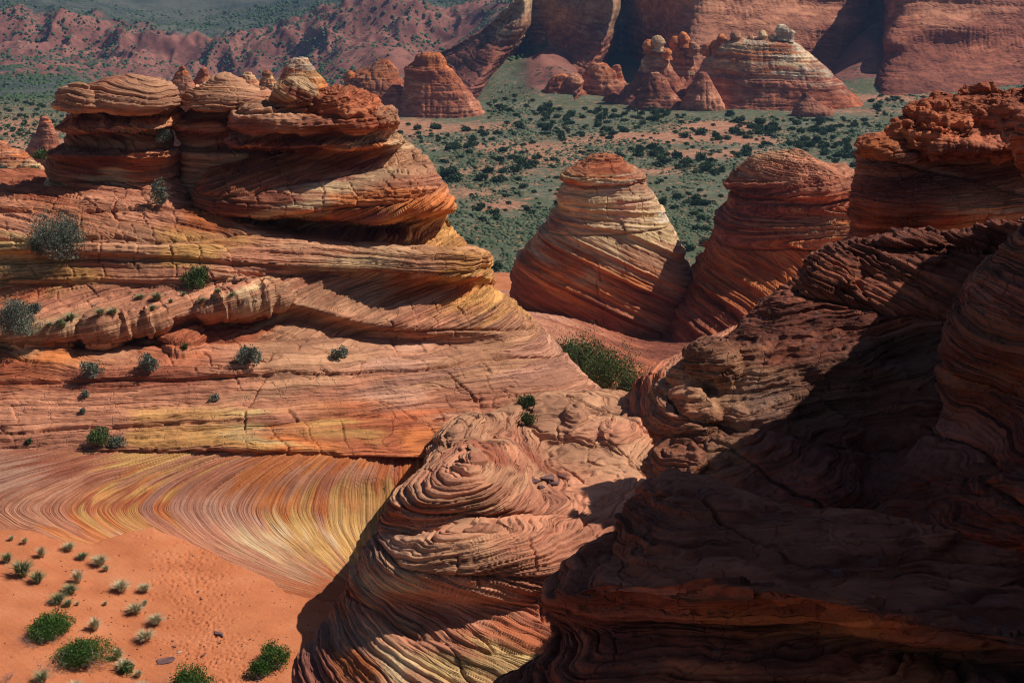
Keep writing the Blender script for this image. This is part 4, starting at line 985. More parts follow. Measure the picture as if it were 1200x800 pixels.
# ------------------------------------------------------------------ buttes in and beyond the valley
def bands_s(k, dipx=0.0, w_=.5):
    def f(P):
        return (P[:, 2] + dipx * P[:, 0] + w_ * fbm(P / 9, 3, 5)) * k, np.full(len(P), 9.)
    return f
def butte(label, Y, lv, cols, seed, name='sandstone_butte', group=None, knobs=(), amp=.5, lump=1.0, lumpL=6, dr=.8, parent=None, mat=None, cat='butte', k=.55, px_step=1.0, dip=.03):
    root = parent or bpy.data.objects.new(name, None)
    if parent is None:
        link(root); tag(root, label, cat, group)
    mat = mat or M_butte
    w0 = (lv[0][2] - lv[0][1]) * .05
    lv = [(lv[0][0] + 22, lv[0][1] - w0, lv[0][2] + w0)] + lv
    o, V = loft('butte_body', lv, Y, mat, cols, seed, dr=dr, exp=2.2, px_step=px_step, parent=root, amp=amp, lump=lump, lumpL=lumpL, fine=.12, sfn=bands_s(k, dip), H=hardness(seed, (1.6, .6, .25), (1, .6, .4), .7), setnotch=0, vfold=lump * .35, sm=3, blocks=0)
    for i, (kx, ky, kr, kh, kc) in enumerate(knobs):
        loft('knob', [(ky + kh, kx - kr, kx + kr), (ky + kh * .7, kx - kr * .75, kx + kr * .75), (ky + kh * .45, kx - kr * 1.0, kx + kr * 1.0), (ky + kh * .2, kx - kr * .8, kx + kr * .8), (ky, kx - kr * .4, kx + kr * .4)], Y - 2, mat, [(kx, ky, kc)], seed + 50 + i, dr=1, exp=2, px_step=.8, parent=root,
             amp=.2, lump=.5, lumpL=1.8, fine=.1, sfn=bands_s(k), setnotch=0, sm=1, blocks=0)
    return root
b1c = [(918,30,'white'),(860,45,'cream'),(880,55,'dorange'),(850,60,'cream'),(920,60,'white'),(870,70,'orange'),(930,72,'cream'),(900,80,'dorange'),(860,85,'tan'),(940,85,'white'),(870,92,'red'),(930,95,'salmon'),(850,105,'salmon'),(900,110,'red'),(960,100,'red'),(1000,120,'rust'),(820,110,'rust'),(950,118,'red')]
G0 = None
butte('great striped pyramid butte of white and red bands at the valley edge', 494, [(134,780,1024),(126,792,1017),(115,800,1006),(104,806,993),(92,813,981),(78,820,967),(64,829,951),(56,834,941),(50,839,934)], b1c, 211, dr=.55, dip=.05, amp=.50, lump=.45, lumpL=9,
      knobs=[(846,40,7,14,'orange'),(862,37,7,14,'tan'),(880,41,5,10,'tan'),(893,36,6,14,'cream'),(905,41,5,10,'cream'),(917,29,9,18,'white'),(926,35,6,14,'white'),(838,47,6,16,'orange'),(828,52,5,14,'orange')])
hc1 = [(765,50,'cream'),(762,60,'orange'),(765,75,'cream'),(770,90,'red'),(790,50,'orange'),(800,70,'tan'),(790,95,'red'),(825,80,'red'),(740,100,'dred'),(810,60,'tan'),(830,105,'salmon')]
butte('dark hoodoo with knobbly orange top left of the striped pyramid butte', 500, [(118,716,822),(112,724,812),(98,738,800),(85,747,792),(75,753,785),(66,757,781),(60,759,780),(55,757,779),(50,759,778)], hc1, 215, knobs=[(760,47,8,16,'orange'),(771,42,9,18,'cream'),(781,56,7,14,'orange')], amp=.35, lump=.8, lumpL=4)
butte('slim orange hoodoo just left of the striped pyramid butte, behind the dark one', 507, [(118,752,850),(108,762,838),(92,773,824),(76,782,816),(64,787,810),(54,790,807),(48,792,806)], hc1, 217, knobs=[(791,43,8,16,'orange'),(801,38,8,18,'orange'),(812,50,9,16,'tan')], amp=.35, lump=.8, lumpL=4)
butte('small dark red cone between the slim hoodoos and the pyramid butte', 484, [(122,738,800),(115,745,796),(102,752,786),(92,758,780),(86,763,772)], hc1, 219, amp=.3, lump=.6, lumpL=3)
butte('small pale footed cone at the left foot of the pyramid butte', 481, [(122,795,850),(114,802,845),(102,808,838),(92,814,832),(84,818,828)], hc1, 221, amp=.3, lump=.6, lumpL=3)
butte('tiny dark red pyramid with pale foot in front of the striped butte', 470, [(130,928,976),(125,931,968),(118,936,956),(111,941,948),(106,944,945.5)], [(945,115,'dred'),(945,125,'salmon')], 222, amp=.2, lump=.4, lumpL=3)
dc = [(660,90,'dorange'),(660,105,'red'),(700,78,'dorange'),(700,90,'salmon'),(700,105,'red'),(722,80,'dorange'),(722,95,'salmon'),(717,108,'dred')]
G2 = 'little red domes at the foot of the big cliffs'
butte('leftmost low red twin domed butte below the shaded cliffs', 509, [(118,630,697),(112,634,690),(102,640,680),(94,645,672),(88,650,666)], dc, 223, group=G2, knobs=[(673,87,11,22,'salmon')], amp=.35, lump=.7, lumpL=4)
butte('tallest of the little red domes below the shaded cliffs', 514, [(116,672,738),(108,676,733),(96,680,727),(86,684,722),(78,690,714),(74,696,708)], dc, 225, group=G2, amp=.35, lump=.8, lumpL=4)
butte('pointed dome partly hidden behind the tallest little dome', 519, [(108,704,738),(96,708,734),(84,713,730),(76,718,726)], dc, 227, group=G2, amp=.35, lump=.5, lumpL=3)
butte('tiniest dark red dome in front of the little domes', 500, [(119,705,730),(114,708,726),(108,712,722),(104,715,719)], dc, 229, group=G2, amp=.2, lump=.3, lumpL=3)
b3c = [(508,64,'dorange'),(508,72,'orange'),(505,80,'dorange'),(505,90,'rust'),(510,105,'red'),(520,122,'red'),(545,125,'salmon'),(447,76,'dorange'),(445,85,'tan'),(440,95,'dorange'),(440,110,'red'),(410,90,'dorange'),(470,115,'salmon')]
G3 = 'orange buttes behind the left hill'
butte('right hand orange butte of the pair behind the left hill, tallest and flat topped', 472, [(138,455,574),(130,462,568),(118,469,560),(104,473,549),(90,475,538),(82,474,530),(78,476,527),(74,484,524),(68,488,521),(62,493,516)], b3c, 231, group=G3, dr=.7, amp=.5, lump=.7)
butte('left hand orange butte of the pair behind the left hill, lower and wider', 478, [(138,380,512),(130,388,503),(116,396,490),(102,402,478),(90,408,468),(82,420,464),(76,434,460),(72,440,456)], b3c, 233, group=G3, dr=.7, amp=.5, lump=.7, knobs=[(410,84,8,16,'dorange')])
c4 = [(213,80,'orange'),(213,90,'tan'),(238,80,'orange'),(238,92,'salmon'),(290,88,'orange'),(290,95,'cream'),(345,72,'white'),(345,80,'cream'),(360,90,'yellow'),(375,100,'orange'),(215,110,'rust'),(312,90,'rust')]
G4 = 'cone tops peeping over the left hoodoos'
butte('white topped ochre cone peeping over the lumpy block', 200, [(150,310,420),(118,318,395),(100,326,384),(88,330,376),(84,334,370),(78,336,367),(73,338,365),(69,342,362)], c4, 235, group=G4, amp=.25, lump=.4, lumpL=3, k=1.2)
butte('leftmost banded cone peeping between the two disc caps', 300, [(150,190,245),(110,196,232),(98,199,228),(88,204,223),(80,208,218),(76,210,216)], c4, 237, group=G4, amp=.3, lump=.4, lumpL=3, k=1)
butte('orange pointed cone second from left above the ringed cap', 303, [(150,215,270),(108,222,252),(96,226,248),(86,231,244),(79,235,241)], c4, 239, group=G4, amp=.3, lump=.4, lumpL=3, k=1)
butte('low banded dome cone right of the ringed cap', 290, [(150,262,325),(110,270,312),(96,276,304),(88,284,298),(84,287,294)], c4, 241, group=G4, amp=.3, lump=.4, lumpL=3, k=1)
butte('small rusty cone between the low banded dome and white topped cone', 280, [(150,298,340),(104,302,328),(90,306,320),(84,309,315)], c4, 243, group=G4, amp=.3, lump=.4, lumpL=3, k=1)
lc = [(52,140,'rust'),(50,155,'salmon'),(45,175,'rust'),(20,190,'orange')]
butte('lone reddish pointed dome in the valley at far left', 340, [(205,12,88),(188,20,76),(172,32,70),(158,40,65),(146,45,61),(138,49,56)], lc, 245, amp=.35, lump=.6, lumpL=4, k=.9)
oc = [(20,180,'salmon'),(30,170,'orange'),(10,195,'tan'),(45,195,'cream'),(40,185,'orange')]
G5 = 'orange boulders at the far left edge'
butte('big orange boulder cut by the left edge above the shrubs', 95, [(240,-90,60),(215,-70,45),(195,-60,40),(180,-50,28),(170,-40,14),(166,-25,4)], oc, 247, name='boulder', cat='boulder', group=G5, amp=.15, lump=.5, lumpL=2, k=1.5, mat=M_rock)
butte('small orange boulder beside the left hoodoo', 90, [(225,5,68),(205,12,60),(195,18,50),(188,24,42)], oc, 249, name='boulder', cat='boulder', group=G5, amp=.12, lump=.35, lumpL=1.5, k=1.5, mat=M_rock)

# thin blue air between the camera and the far country
def haze_box():
    x0, x1, y0, y1, z0, z1 = -3600, 3600, -120, 9100, -80, 90
    V = [(x, y, z) for z in (z0, z1) for y in (y0, y1) for x in (x0, x1)]
    Fc = [(0, 2, 3, 1), (4, 5, 7, 6), (0, 1, 5, 4), (2, 6, 7, 3), (0, 4, 6, 2), (1, 3, 7, 5)]
    me = bpy.data.meshes.new('haze'); me.from_pydata(V, [], Fc)
    m = bpy.data.materials.new('haze_air'); m.use_nodes = True
    t = m.node_tree; t.nodes.clear()
    o_ = t.nodes.new('ShaderNodeOutputMaterial'); v = t.nodes.new('ShaderNodeVolumePrincipled')
    v.inputs['Color'].default_value = (.30, .55, 1.0, 1); v.inputs['Density'].default_value = .00011; v.inputs['Anisotropy'].default_value = .2
    t.links.new(v.outputs[0], o_.inputs['Volume'])
    me.materials.append(m)
    o = bpy.data.objects.new('haze', me); link(o)
    tag(o, 'thin blue haze over the valley and far slopes', 'haze', None, 'stuff')
haze_box()
# ================================================================== PLANTS
def simple_mat(name, stops, rough=.8, scale=3.0, trans=0.0):
    m, t, b, N, L = nodes(name)
    oi = N('ShaderNodeObjectInfo'); at = N('ShaderNodeAttribute', attribute_name='leafv')
    tc = N('ShaderNodeTexCoord')
    n = N('ShaderNodeTexNoise'); n.inputs['Scale'].default_value = scale; n.inputs['Detail'].default_value = 3; L(tc.outputs['Object'], n.inputs['Vector'])
    a = _add(N, L, _mul(N, L, at.outputs['Fac'], .6), _mul(N, L, n.outputs['Fac'], .5))
    a = _add(N, L, a, _mul(N, L, oi.outputs['Random'], .22))
    sb = N('ShaderNodeMath', operation='SUBTRACT', n_1=.16); L(a, sb.inputs[0])
    r = ramp(N, stops); L(sb.outputs[0], r.inputs[0]); L(r.outputs[0], b.inputs['Base Color'])
    b.inputs['Roughness'].default_value = rough
    return m
M_jun = simple_mat('juniper_foliage', [(0, (.034, .058, .022)), (.5, (.060, .098, .036)), (1, (.105, .145, .058))], scale=.8)
M_sage = simple_mat('grey_green_foliage', [(0, (.085, .105, .075)), (.5, (.170, .195, .145)), (1, (.30, .32, .25))])
M_olive = simple_mat('dark_olive_foliage', [(0, (.042, .066, .026)), (.5, (.085, .130, .046)), (1, (.155, .200, .078))])
M_green = simple_mat('fresh_green_foliage', [(0, (.035, .080, .016)), (.5, (.070, .150, .028)), (1, (.140, .230, .050))])
M_straw = simple_mat('dry_grass', [(0, (.24, .21, .11)), (.5, (.44, .37, .21)), (1, (.62, .52, .34))])
M_ggrass = simple_mat('green_grass', [(0, (.10, .12, .05)), (.5, (.22, .23, .11)), (1, (.38, .36, .20))])
M_twig = simple_mat('bare_twigs', [(0, (.14, .105, .09)), (.5, (.26, .20, .175)), (1, (.40, .33, .29))])
M_bark = simple_mat('bark', [(0, (.07, .045, .03)), (.5, (.13, .09, .065)), (1, (.22, .16, .12))])
M_yel = simple_mat('yellow_bloom_foliage', [(0, (.13, .15, .03)), (.5, (.26, .28, .05)), (1, (.42, .42, .10))])

def quads_mesh(name, C, U, Vv, mat, lv):
    """thin leaves: centre C, half-axes U,V"""
    n = len(C)
    P = np.stack([C - U - Vv * .2, C + U * .1 - Vv, C + U + Vv * .2, C - U * .1 + Vv], 1).reshape(-1, 3)
    me = bpy.data.meshes.new(name)
    me.vertices.add(n * 4); me.vertices.foreach_set('co', P.astype(np.float32).ravel())
    me.loops.add(n * 4); me.loops.foreach_set('vertex_index', np.arange(n * 4, dtype=np.int32))
    me.polygons.add(n); me.polygons.foreach_set('loop_start', np.arange(0, n * 4, 4, dtype=np.int32))
    try: me.polygons.foreach_set('loop_total', np.full(n, 4, np.int32))
    except Exception: pass
    me.update(calc_edges=True)
    at = me.attributes.new('leafv', 'FLOAT', 'POINT'); at.data.foreach_set('value', np.repeat(lv, 4).astype(np.float32))
    me.materials.append(mat)
    return me

def crown_mesh(name, seed, n, rx, ry, rz, leaf, mat, clumps=14, z0=.25, up=.4, loose=.35, long=1.8):
    rs_ = np.random.RandomState(seed)
    cd = rs_.normal(size=(clumps, 3)); cd /= np.linalg.norm(cd, axis=1, keepdims=True)
    cd[:, 2] = np.abs(cd[:, 2]) * .9 - .1
    cc_ = cd * rs_.uniform(.35, .85, (clumps, 1)); cr = rs_.uniform(.22, .48, clumps)
    k = rs_.randint(0, clumps, n)
    d = rs_.normal(size=(n, 3)); d /= np.linalg.norm(d, axis=1, keepdims=True)
    r = rs_.uniform(.3, 1, n) ** .5 * (1 + rs_.exponential(loose * .4, n))
    p = cc_[k] + d * (cr[k] * r)[:, None]
    p[:, 2] = np.maximum(p[:, 2], -.25)
    C = p * np.array([rx, ry, rz]) + np.array([0, 0, rz * z0])
    C[:, 2] = np.maximum(C[:, 2], .02)
    dirv = d + rs_.normal(size=(n, 3)) * .6; dirv[:, 2] += up; dirv /= np.linalg.norm(dirv, axis=1, keepdims=True)
    side = np.cross(dirv, rs_.normal(size=(n, 3))); side /= np.linalg.norm(side, axis=1, keepdims=True)
    sz = leaf * rs_.uniform(.6, 1.4, n)
    lv = np.clip(rs_.uniform(0, 1, clumps)[k] * .5 + rs_.uniform(0, .5, n), 0, 1)
    return quads_mesh(name, C, dirv * (sz * long)[:, None], side * sz[:, None], mat, lv)

def stems_mesh(name, seed, n, rx, rz, thick, mat, steps=4, bend=.4, z1=.8):
    """tapered branching stems from the base"""
    rs_ = np.random.RandomState(seed)
    V, Fq, lv = [], [], []
    def tube(p0, dvec, L_, r0, depth):
        pts = [np.array(p0)]; d = dvec / np.linalg.norm(dvec)
        for i in range(steps):
            d = d + rs_.normal(size=3) * bend * .4; d /= np.linalg.norm(d)
            pts.append(pts[-1] + d * L_ / steps)
        base = len(V)
        for i, p in enumerate(pts):
            r = r0 * (1 - .75 * i / steps)
            for a in range(4):
                an = a * pi / 2
                V.append(p + r * np.array([cos(an), sin(an), .2 * sin(an)])); lv.append(.5 + .4 * rs_.uniform(-1, 1))
        for i in range(steps):
            for a in range(4):
                b0 = base + i * 4
                Fq.append([b0 + a, b0 + (a + 1) % 4, b0 + 4 + (a + 1) % 4, b0 + 4 + a])
        if depth > 0:
            for i in range(1, steps + 1):
                dd = d * .5 + rs_.normal(size=3) * .7; dd[2] = abs(dd[2]) * .6 + .1
                tube(pts[i], dd, L_ * .5, r0 * .5, depth - 1)
    for i in range(n):
        a = rs_.uniform(0, 2 * pi)
        tube(np.array([rs_.uniform(-.06, .06) * rx, rs_.uniform(-.06, .06) * rx, -.06]), np.array([cos(a) * rx, sin(a) * rx, rz * rs_.uniform(.4, 1.3)]), math.hypot(rx, rz) * z1 * rs_.uniform(.6, 1), thick, 1)
    me = bpy.data.meshes.new(name)
    me.from_pydata([tuple(v) for v in V], [], [tuple(f) for f in Fq])
    at = me.attributes.new('leafv', 'FLOAT', 'POINT'); at.data.foreach_set('value', np.array(lv, np.float32))
    me.materials.append(mat)
    return me

def tuft_mesh(name, seed, n, r, h, mat, wid=.012):
    rs_ = np.random.RandomState(seed)
    a = rs_.uniform(0, 2 * pi, n); sp_ = rs_.uniform(.1, 1, n) ** .7
    hh = h * rs_.uniform(.5, 1.1, n)
    b0 = np.stack([np.cos(a) * r * .18 * sp_, np.sin(a) * r * .18 * sp_, np.zeros(n) - .03], 1)
    b1 = b0 + np.stack([np.cos(a) * r * .4 * sp_, np.sin(a) * r * .4 * sp_, hh * .62], 1)
    b2 = b0 + np.stack([np.cos(a) * r * 1.05 * sp_, np.sin(a) * r * 1.05 * sp_, hh * (1 - .25 * sp_)], 1)
    s = np.stack([-np.sin(a), np.cos(a), 0 * a], 1) * wid
    P = np.stack([b0 - s, b0 + s, b1 + s * .8, b1 - s * .8, b2 + s * .15, b2 - s * .15], 1).reshape(-1, 3)
    i = np.arange(n)[:, None] * 6
    q = np.concatenate([i + np.array([[0, 1, 2, 3]]), i + np.array([[3, 2, 4, 5]])])
    me = bpy.data.meshes.new(name)
    me.from_pydata([tuple(v) for v in P], [], [tuple(int(k) for k in f) for f in q])
    at = me.attributes.new('leafv', 'FLOAT', 'POINT'); at.data.foreach_set('value', np.repeat(rs_.uniform(0, 1, n), 6).astype(np.float32))
    me.materials.append(mat)
    return me

_pc = {}
def on(sname, px, py):
    V = surf[sname]
    if sname not in _pc: _pc[sname] = proj(V)
    x, y = _pc[sname]
    d = (x - px) ** 2 + (y - py) ** 2
    idx = np.where(d < 9)[0]
    if len(idx) == 0: idx = np.argsort(d)[:4]
    k = idx[np.argmin(V[idx, 1] - 0 * V[idx, 2])]
    return V[k].astype(float)

def place(me, name, loc, rot, sc, parent=None):
    o = bpy.data.objects.new(name, me); link(o, parent)
    o.location = loc; o.rotation_euler = (0, 0, rot)
    o.scale = sc if isinstance(sc, tuple) else (sc, sc, sc)
    return o

_vc = {}
def shrub(px, py, wpx, kind, label, sname, group=None, hr=.7, seed=None, cat='shrub', name='desert_shrub', loc=None, dens=1.0):
    """px,py: where its foot stands; wpx: width in photo pixels"""
    rs_ = random.Random(seed or int(px * 7 + py))
    p = on(sname, px, py) if loc is None else np.array(loc, float)
    wm = wpx * p[1] * 1.035 / F
    mat = dict(sage=M_sage, olive=M_olive, green=M_green, yellow=M_yel)[kind]
    root = bpy.data.objects.new(name, None); link(root)
    root.location = tuple(p); tag(root, label, cat, group)
    rx = wm * .50; rz = wm * hr * .72
    n = int(min(12000, max(300, wpx * wpx * 2.6)) * dens)
    leaf = max(.009, min(.045, .62 * p[1] / F)) * (.9 if kind != 'green' else 1.15)
    s = int(px * 13 + py)
    place(crown_mesh('foliage', s, n, rx, rx * .9, rz, leaf, mat, clumps=max(12, int(wpx / 2.2)), z0=.32, up=.6, loose=.5, long=2.0 if kind != 'green' else 1.2), 'foliage', (0, 0, 0), rs_.uniform(0, 6), 1, root)
    place(stems_mesh('stem', s + 1, (16 if kind == 'green' else 9) if wpx > 25 else 5, rx, rz * (.6 if kind == 'green' else 1), wm * .010 + .006, M_bark if kind == 'olive' else M_twig, z1=.85, bend=.4), 'stem', (0, 0, 0), 0, 1, root)
    return root

H = 'shrubs rooted on the left slickrock hill'
for a in [
 (72,302,72,'sage','biggest grey green shrub on the hill, on the ledge below the flat capped hoodoo','hill',H,.85),
 (48,292,30,'olive','low greener shrub touching the biggest shrub on its left side','hill',H,.55),
 (18,394,56,'sage','large dark shrub at the left edge on the sandy bench','hill',H,.9),
 (42,362,20,'sage','small pale twiggy shrub just right of the left edge shrub','hill',H,.6),
 (189,238,26,'sage','slim grey shrub in the crack under the ringed hoodoo','hill',H,1.3),
 (232,334,40,'olive','rounded dark shrub in the middle of the sandy bench','hill',H,.7),
 (104,440,26,'sage','small round shrub on the wall below the tan blocks','hill',H,.95),
 (173,431,30,'sage','blue grey shrub on the wall right of the small round one','hill',H,.85),
 (293,424,34,'sage','dark shrub alone on the wall right of the tan ledge blocks','hill',H,.8),
 (401,418,22,'sage','small shrub farthest right on the smooth striped slope','hill',H,.85),
 (101,462,12,'sage','tiny shrub directly under the small round shrub','hill',H,.9),
 (97,481,8,'sage','tiniest shrub in the crack low on the left wall','hill',H,.9),
 (253,467,13,'sage','tiny round shrub in the bare middle of the wall','hill',H,.9),
 (218,406,9,'olive','tiny olive shrub under the right end of the tan blocks','hill',H,.9),
 (118,516,34,'olive','wide flat shrub just above the lip of the bowl','hill',H,.6),
 (140,519,24,'sage','low grey shrub joined to the right of the flat lip shrub','hill',H,.6),
 (34,516,11,'olive','tiny sprig left of the flat lip shrub','hill',H,.5),
 (619,474,26,'olive','dark bush on top of the swirled outcrop','central','bushes on the swirled outcrop',.6),
 (617,494,22,'olive','darker bush in the cleft just below the outcrop top bush','central','bushes on the swirled outcrop',.8),
]: shrub(*a[:4], a[4], a[5], a[6], hr=a[7])
# the hidden rim of the hoodoo, and behind the hill at far left
shrub(0,0,28,'sage','pale spiky shrub in the shadow between the flat capped and ringed hoodoos','hill',None,.9,loc=tuple(W(191,166,61.0)))
shrub(0,0,34,'sage','greyish shrub at the left edge beside the orange boulders','hill','shrubs by the orange boulders',.85,loc=tuple(W(2,216,78)), seed=3)
shrub(0,0,40,'olive','green shrub between the orange boulders and the flat capped hoodoo','hill','shrubs by the orange boulders',.6,loc=tuple(W(36,216,78)), seed=4)
shrub(0,0,24,'olive','small green shrub higher up behind the orange boulders','hill','shrubs by the orange boulders',.6,loc=tuple(W(52,186,92)), seed=5)
# gully
G = 'bushes in the sandy gully'
for i, (x, y, Y, wp, lb, hr) in enumerate([(682,455,70,84,'left part of the gully thicket, beside the hill foot',.9),(716,466,68,88,'tallest green bush in the middle of the sandy gully',.85),(748,472,67,52,'loose branched bush at the right end of the gully, by the ribbed rock',.9),(664,432,78,52,'smallest green bush at the upper left end of the gully',.8)]):
    shrub(x, y, wp, 'olive' if i != 1 else 'olive', lb, 'plat', G, hr=hr, loc=tuple(W(x, y, Y)), seed=50 + i, name='gully_bush', dens=1.0)
shrub(0,0,30,'sage','grey twiggy bush on the near rim of the gully','plat',G,.4,loc=tuple(W(675,464,66)), seed=61)
shrub(0,0,22,'olive','bush on the shoulder of the red butte above the shaded slope','plat',None,.7,loc=tuple(W(945,322,103)), seed=62)
shrub(0,0,10,'yellow','small bright yellow green bush on the ledge of the red butte','plat',None,.9,loc=tuple(W(1006,262,107)), seed=63)
# basin
B = 'bushes on the sand of the bowl'
for a in [
 (60,738,66,'green','leafy green bush with bare twigs, upper one at lower left','sand',B,.42),
 (98,770,78,'green','leafy green bush just below and right of the upper twiggy one','sand',B,.42),
 (150,786,24,'green','small green sprig right of the two leafy bushes at lower left','sand',B,.6),
 (226,806,62,'green','round bright green bush beside the dark slab near the bottom edge','sand',B,.62),
]: shrub(*a[:4], a[4], a[5], a[6], hr=a[7], dens=.75)
shrub(324,776,46,'green','bright green bush beside the shaded foot of the swirled outcrop','sand',B,.8,seed=71, dens=.8)
shrub(304,790,34,'green','lower bright green bush beside the outcrop foot, nearest the bottom edge','sand',B,.7,seed=72, dens=.8)
def twigs(px, py, wpx, label, seed):
    p = on('sand', px, py); wm = wpx * p[1] * 1.035 / F
    me = stems_mesh('twig_mass', seed, 26, wm * .5, wm * .22, .007, M_twig, bend=.7, z1=1.0)
    o = place(me, 'dead_shrub', tuple(p), 0, 1)
    tag(o, label, 'dead shrub', 'dead twiggy shrubs on the sand')
twigs(40,752,52,'grey tangle of dead twigs left of the two leafy bushes',1)
twigs(64,782,60,'dead twigs below the leafy bushes near the left bottom corner',2)
twigs(140,806,60,'dead twig tangle at the bottom edge between the green bushes',3)
twigs(200,800,36,'dead twigs at the left foot of the round green bush',4)
twigs(10,792,30,'dead twigs lying at the left bottom corner',5)

# grass tufts on the dune
T1 = [tuft_mesh('grass_tuft', 900 + i, 170 + 40 * (i % 3), .20 + .05 * (i % 3), .42 - .05 * (i % 2), M_straw if i < 4 else M_ggrass, .010) for i in range(6)]
TG = 'dry grass tufts dotted over the dune'
tufts = [(50,650,22,0,'dry tuft high on the left of the dune'),(8,655,20,4,'greenish tuft at the left edge near the top of the dune'),(27,672,36,4,'largest spiky tuft at the left edge'),(45,680,26,4,'spiky tuft joined to the right of the largest one'),
 (82,642,20,1,'tuft near the top of the dune, right of the highest one'),(118,660,22,2,'tuft at the end of the dune crest row'),(98,652,16,5,'small tuft in the middle of the dune crest row'),(125,666,16,3,'last small tuft of the dune crest row'),(92,680,28,0,'pale tuft in the centre of the dune'),
 (84,692,22,5,'greener tuft just below the pale centre tuft'),(70,704,24,5,'dark green tuft left of the centre of the dune'),(82,708,16,4,'low grey tuft touching the dark green tuft'),(92,706,9,0,'tiny tuft right of the low grey tuft'),(143,690,28,1,'leaning tuft on the dune right of centre'),
 (170,690,18,2,'thin pale tuft above the footprints'),(170,706,14,3,'small thin tuft under the thin pale one'),(124,706,10,0,'tiny lone tuft in open sand'),(160,716,26,1,'dense tuft at the edge of the footprints'),(182,728,22,2,'narrow tuft at the lower end of the tuft row by the footprints'),
 (112,735,28,0,'lone tuft in smooth sand above the lower leafy bush'),(77,736,26,3,'straw tuft touching the upper leafy bush'),(172,748,28,1,'lone straw tuft low by the footprints'),(140,770,26,0,'tall straw tuft right of the lower leafy bush'),(146,782,24,2,'second straw tuft under the tall one'),
 (163,790,18,3,'small tuft between the leafy bush and the round bush'),(168,806,20,2,'straw tuft at the bottom edge left of the round bush'),(50,796,26,4,'grey green tuft at the bottom left among the dead twigs'),(90,806,24,1,'dry tuft at the bottom edge below the leafy bush'),
 (15,630,12,3,'tiny tuft at the left edge above the largest one'),(30,634,14,0,'thin tuft at the top of the dune near the left edge')]
for i, (x, y, wp, k, lb) in enumerate(tufts):
    p = on('sand', x, y); sc = wp * p[1] * 1.035 / F / .52
    o = place(T1[k], 'grass_tuft', tuple(p), i * 1.7, (sc, sc, sc * .85))
    tag(o, lb, 'grass tuft', TG)
HG = 'green grass tufts on the hill bench'
for i, (x, y, wp, k, lb) in enumerate([(83,372,18,5,'green tuft right of the left edge shrub'),(70,378,12,5,'small green tuft nearest the left edge shrub'),(120,368,16,5,'green tuft in the middle of the bench'),(133,366,16,4,'green tuft beside the middle bench one'),(186,350,18,4,'grey tuft under the rounded bench shrub'),
    (178,360,12,5,'small tuft below the grey bench tuft'),(165,347,12,5,'thin tuft left of the grey bench tuft'),(200,352,10,4,'tiny tuft right of the grey bench tuft'),(240,352,10,5,'tuft at the right end of the bench'),(216,344,9,4,'tiny tuft below the rounded bench shrub'),(60,383,10,5,'low tuft at the bench edge'),(75,384,12,5,'low green tuft on the bench edge'),
    (254,340,10,5,'tiny tuft right of the rounded bench shrub'),(274,345,8,5,'last tiny tuft at the right of the bench')]):
    p = on('hill', x, y); sc = wp * p[1] * 1.035 / F / .52
    o = place(T1[k], 'grass_tuft', tuple(p), i * 2.1, (sc, sc, sc * .8)); tag(o, lb, 'grass tuft', HG)

# ------------------------------------------------------------------ junipers of the valley
JM = []
for i in range(8):
    rs_ = np.random.RandomState(i)
    JM.append((crown_mesh('juniper_crown', 700 + i, 900, 1.0, 1.0, rs_.uniform(.55, .95), .075, M_jun, clumps=16, z0=.42, up=.3, loose=.2, long=1.3), stems_mesh('juniper_trunk', 720 + i, 3, .5, .7, .07, M_bark, z1=.7)))
rng = np.random.RandomState(12)
spots = []
# clusters read off the photo: centre, spread, count, crown width in pixels
for cx, cy, sx2, sy2, n, wmin, wmax in [
    (540,175,30,4,6,9,20),(560,158,30,10,8,8,16),(620,150,40,12,16,8,16),(640,195,50,12,14,8,18),(560,212,35,4,5,14,26),(600,205,20,8,5,10,20),(690,135,40,8,14,8,16),(730,140,40,6,14,8,14),(780,135,40,5,14,8,14),(830,133,60,3,18,8,14),
    (700,155,60,6,12,7,13),(860,160,50,5,14,10,18),(900,150,40,5,12,10,20),(960,150,40,8,14,8,16),(960,170,40,6,22,8,17),(990,185,25,10,16,8,17),(810,190,35,6,14,8,18),(830,200,25,5,10,8,17),(770,180,40,8,9,10,18),(1000,130,40,4,8,8,16),(1030,118,30,2,4,8,14),(870,180,30,5,5,10,18),
    (930,130,60,4,14,7,13),(640,128,30,3,7,10,18),(650,240,60,25,4,10,16),(570,310,14,10,4,12,22),(820,270,18,20,9,10,20),(800,240,20,10,6,10,22),(585,250,20,20,3,10,16),(560,290,15,20,2,10,16),(480,130,20,3,4,8,14),(500,150,20,6,4,8,16),(30,150,40,12,8,5,9),(20,180,30,8,5,6,10)]:
    for _ in range(n):
        spots.append((cx + rng.normal() * sx2 * .6, cy + rng.normal() * sy2 * .6, rng.uniform(wmin, wmax)))
for _ in range(40): spots.append((rng.uniform(470, 1100), rng.uniform(118, 300) , rng.uniform(6, 14)))
jl = ['dark green juniper in the sagebrush valley, one of many alike']
cnt = 0; more_bush = []
for _ in range(1900): spots.append((rng.uniform(-20, 1230), 108 + 150 * rng.uniform(0, 1) ** 1.6, rng.uniform(3.5, 8)))
spots = [t for t in spots if t[1] >= 112]
SX, SY = np.array([t[0] for t in spots]), np.array([t[1] for t in spots])
SL = -(W(SX, SY, np.ones(len(SX)))[:, 2] - CAMZ)
YY_ = np.full(len(SX), 300.)
for _ in range(12):
    XX_ = (SX - 600) / F * 0 + W(SX, SY, YY_)[:, 0]
    YY_ = np.clip((CAMZ - far_z(XX_, YY_)) / SL, 190, 900)
XX_ = W(SX, SY, YY_)[:, 0]; ZZ_ = far_z(XX_, YY_)
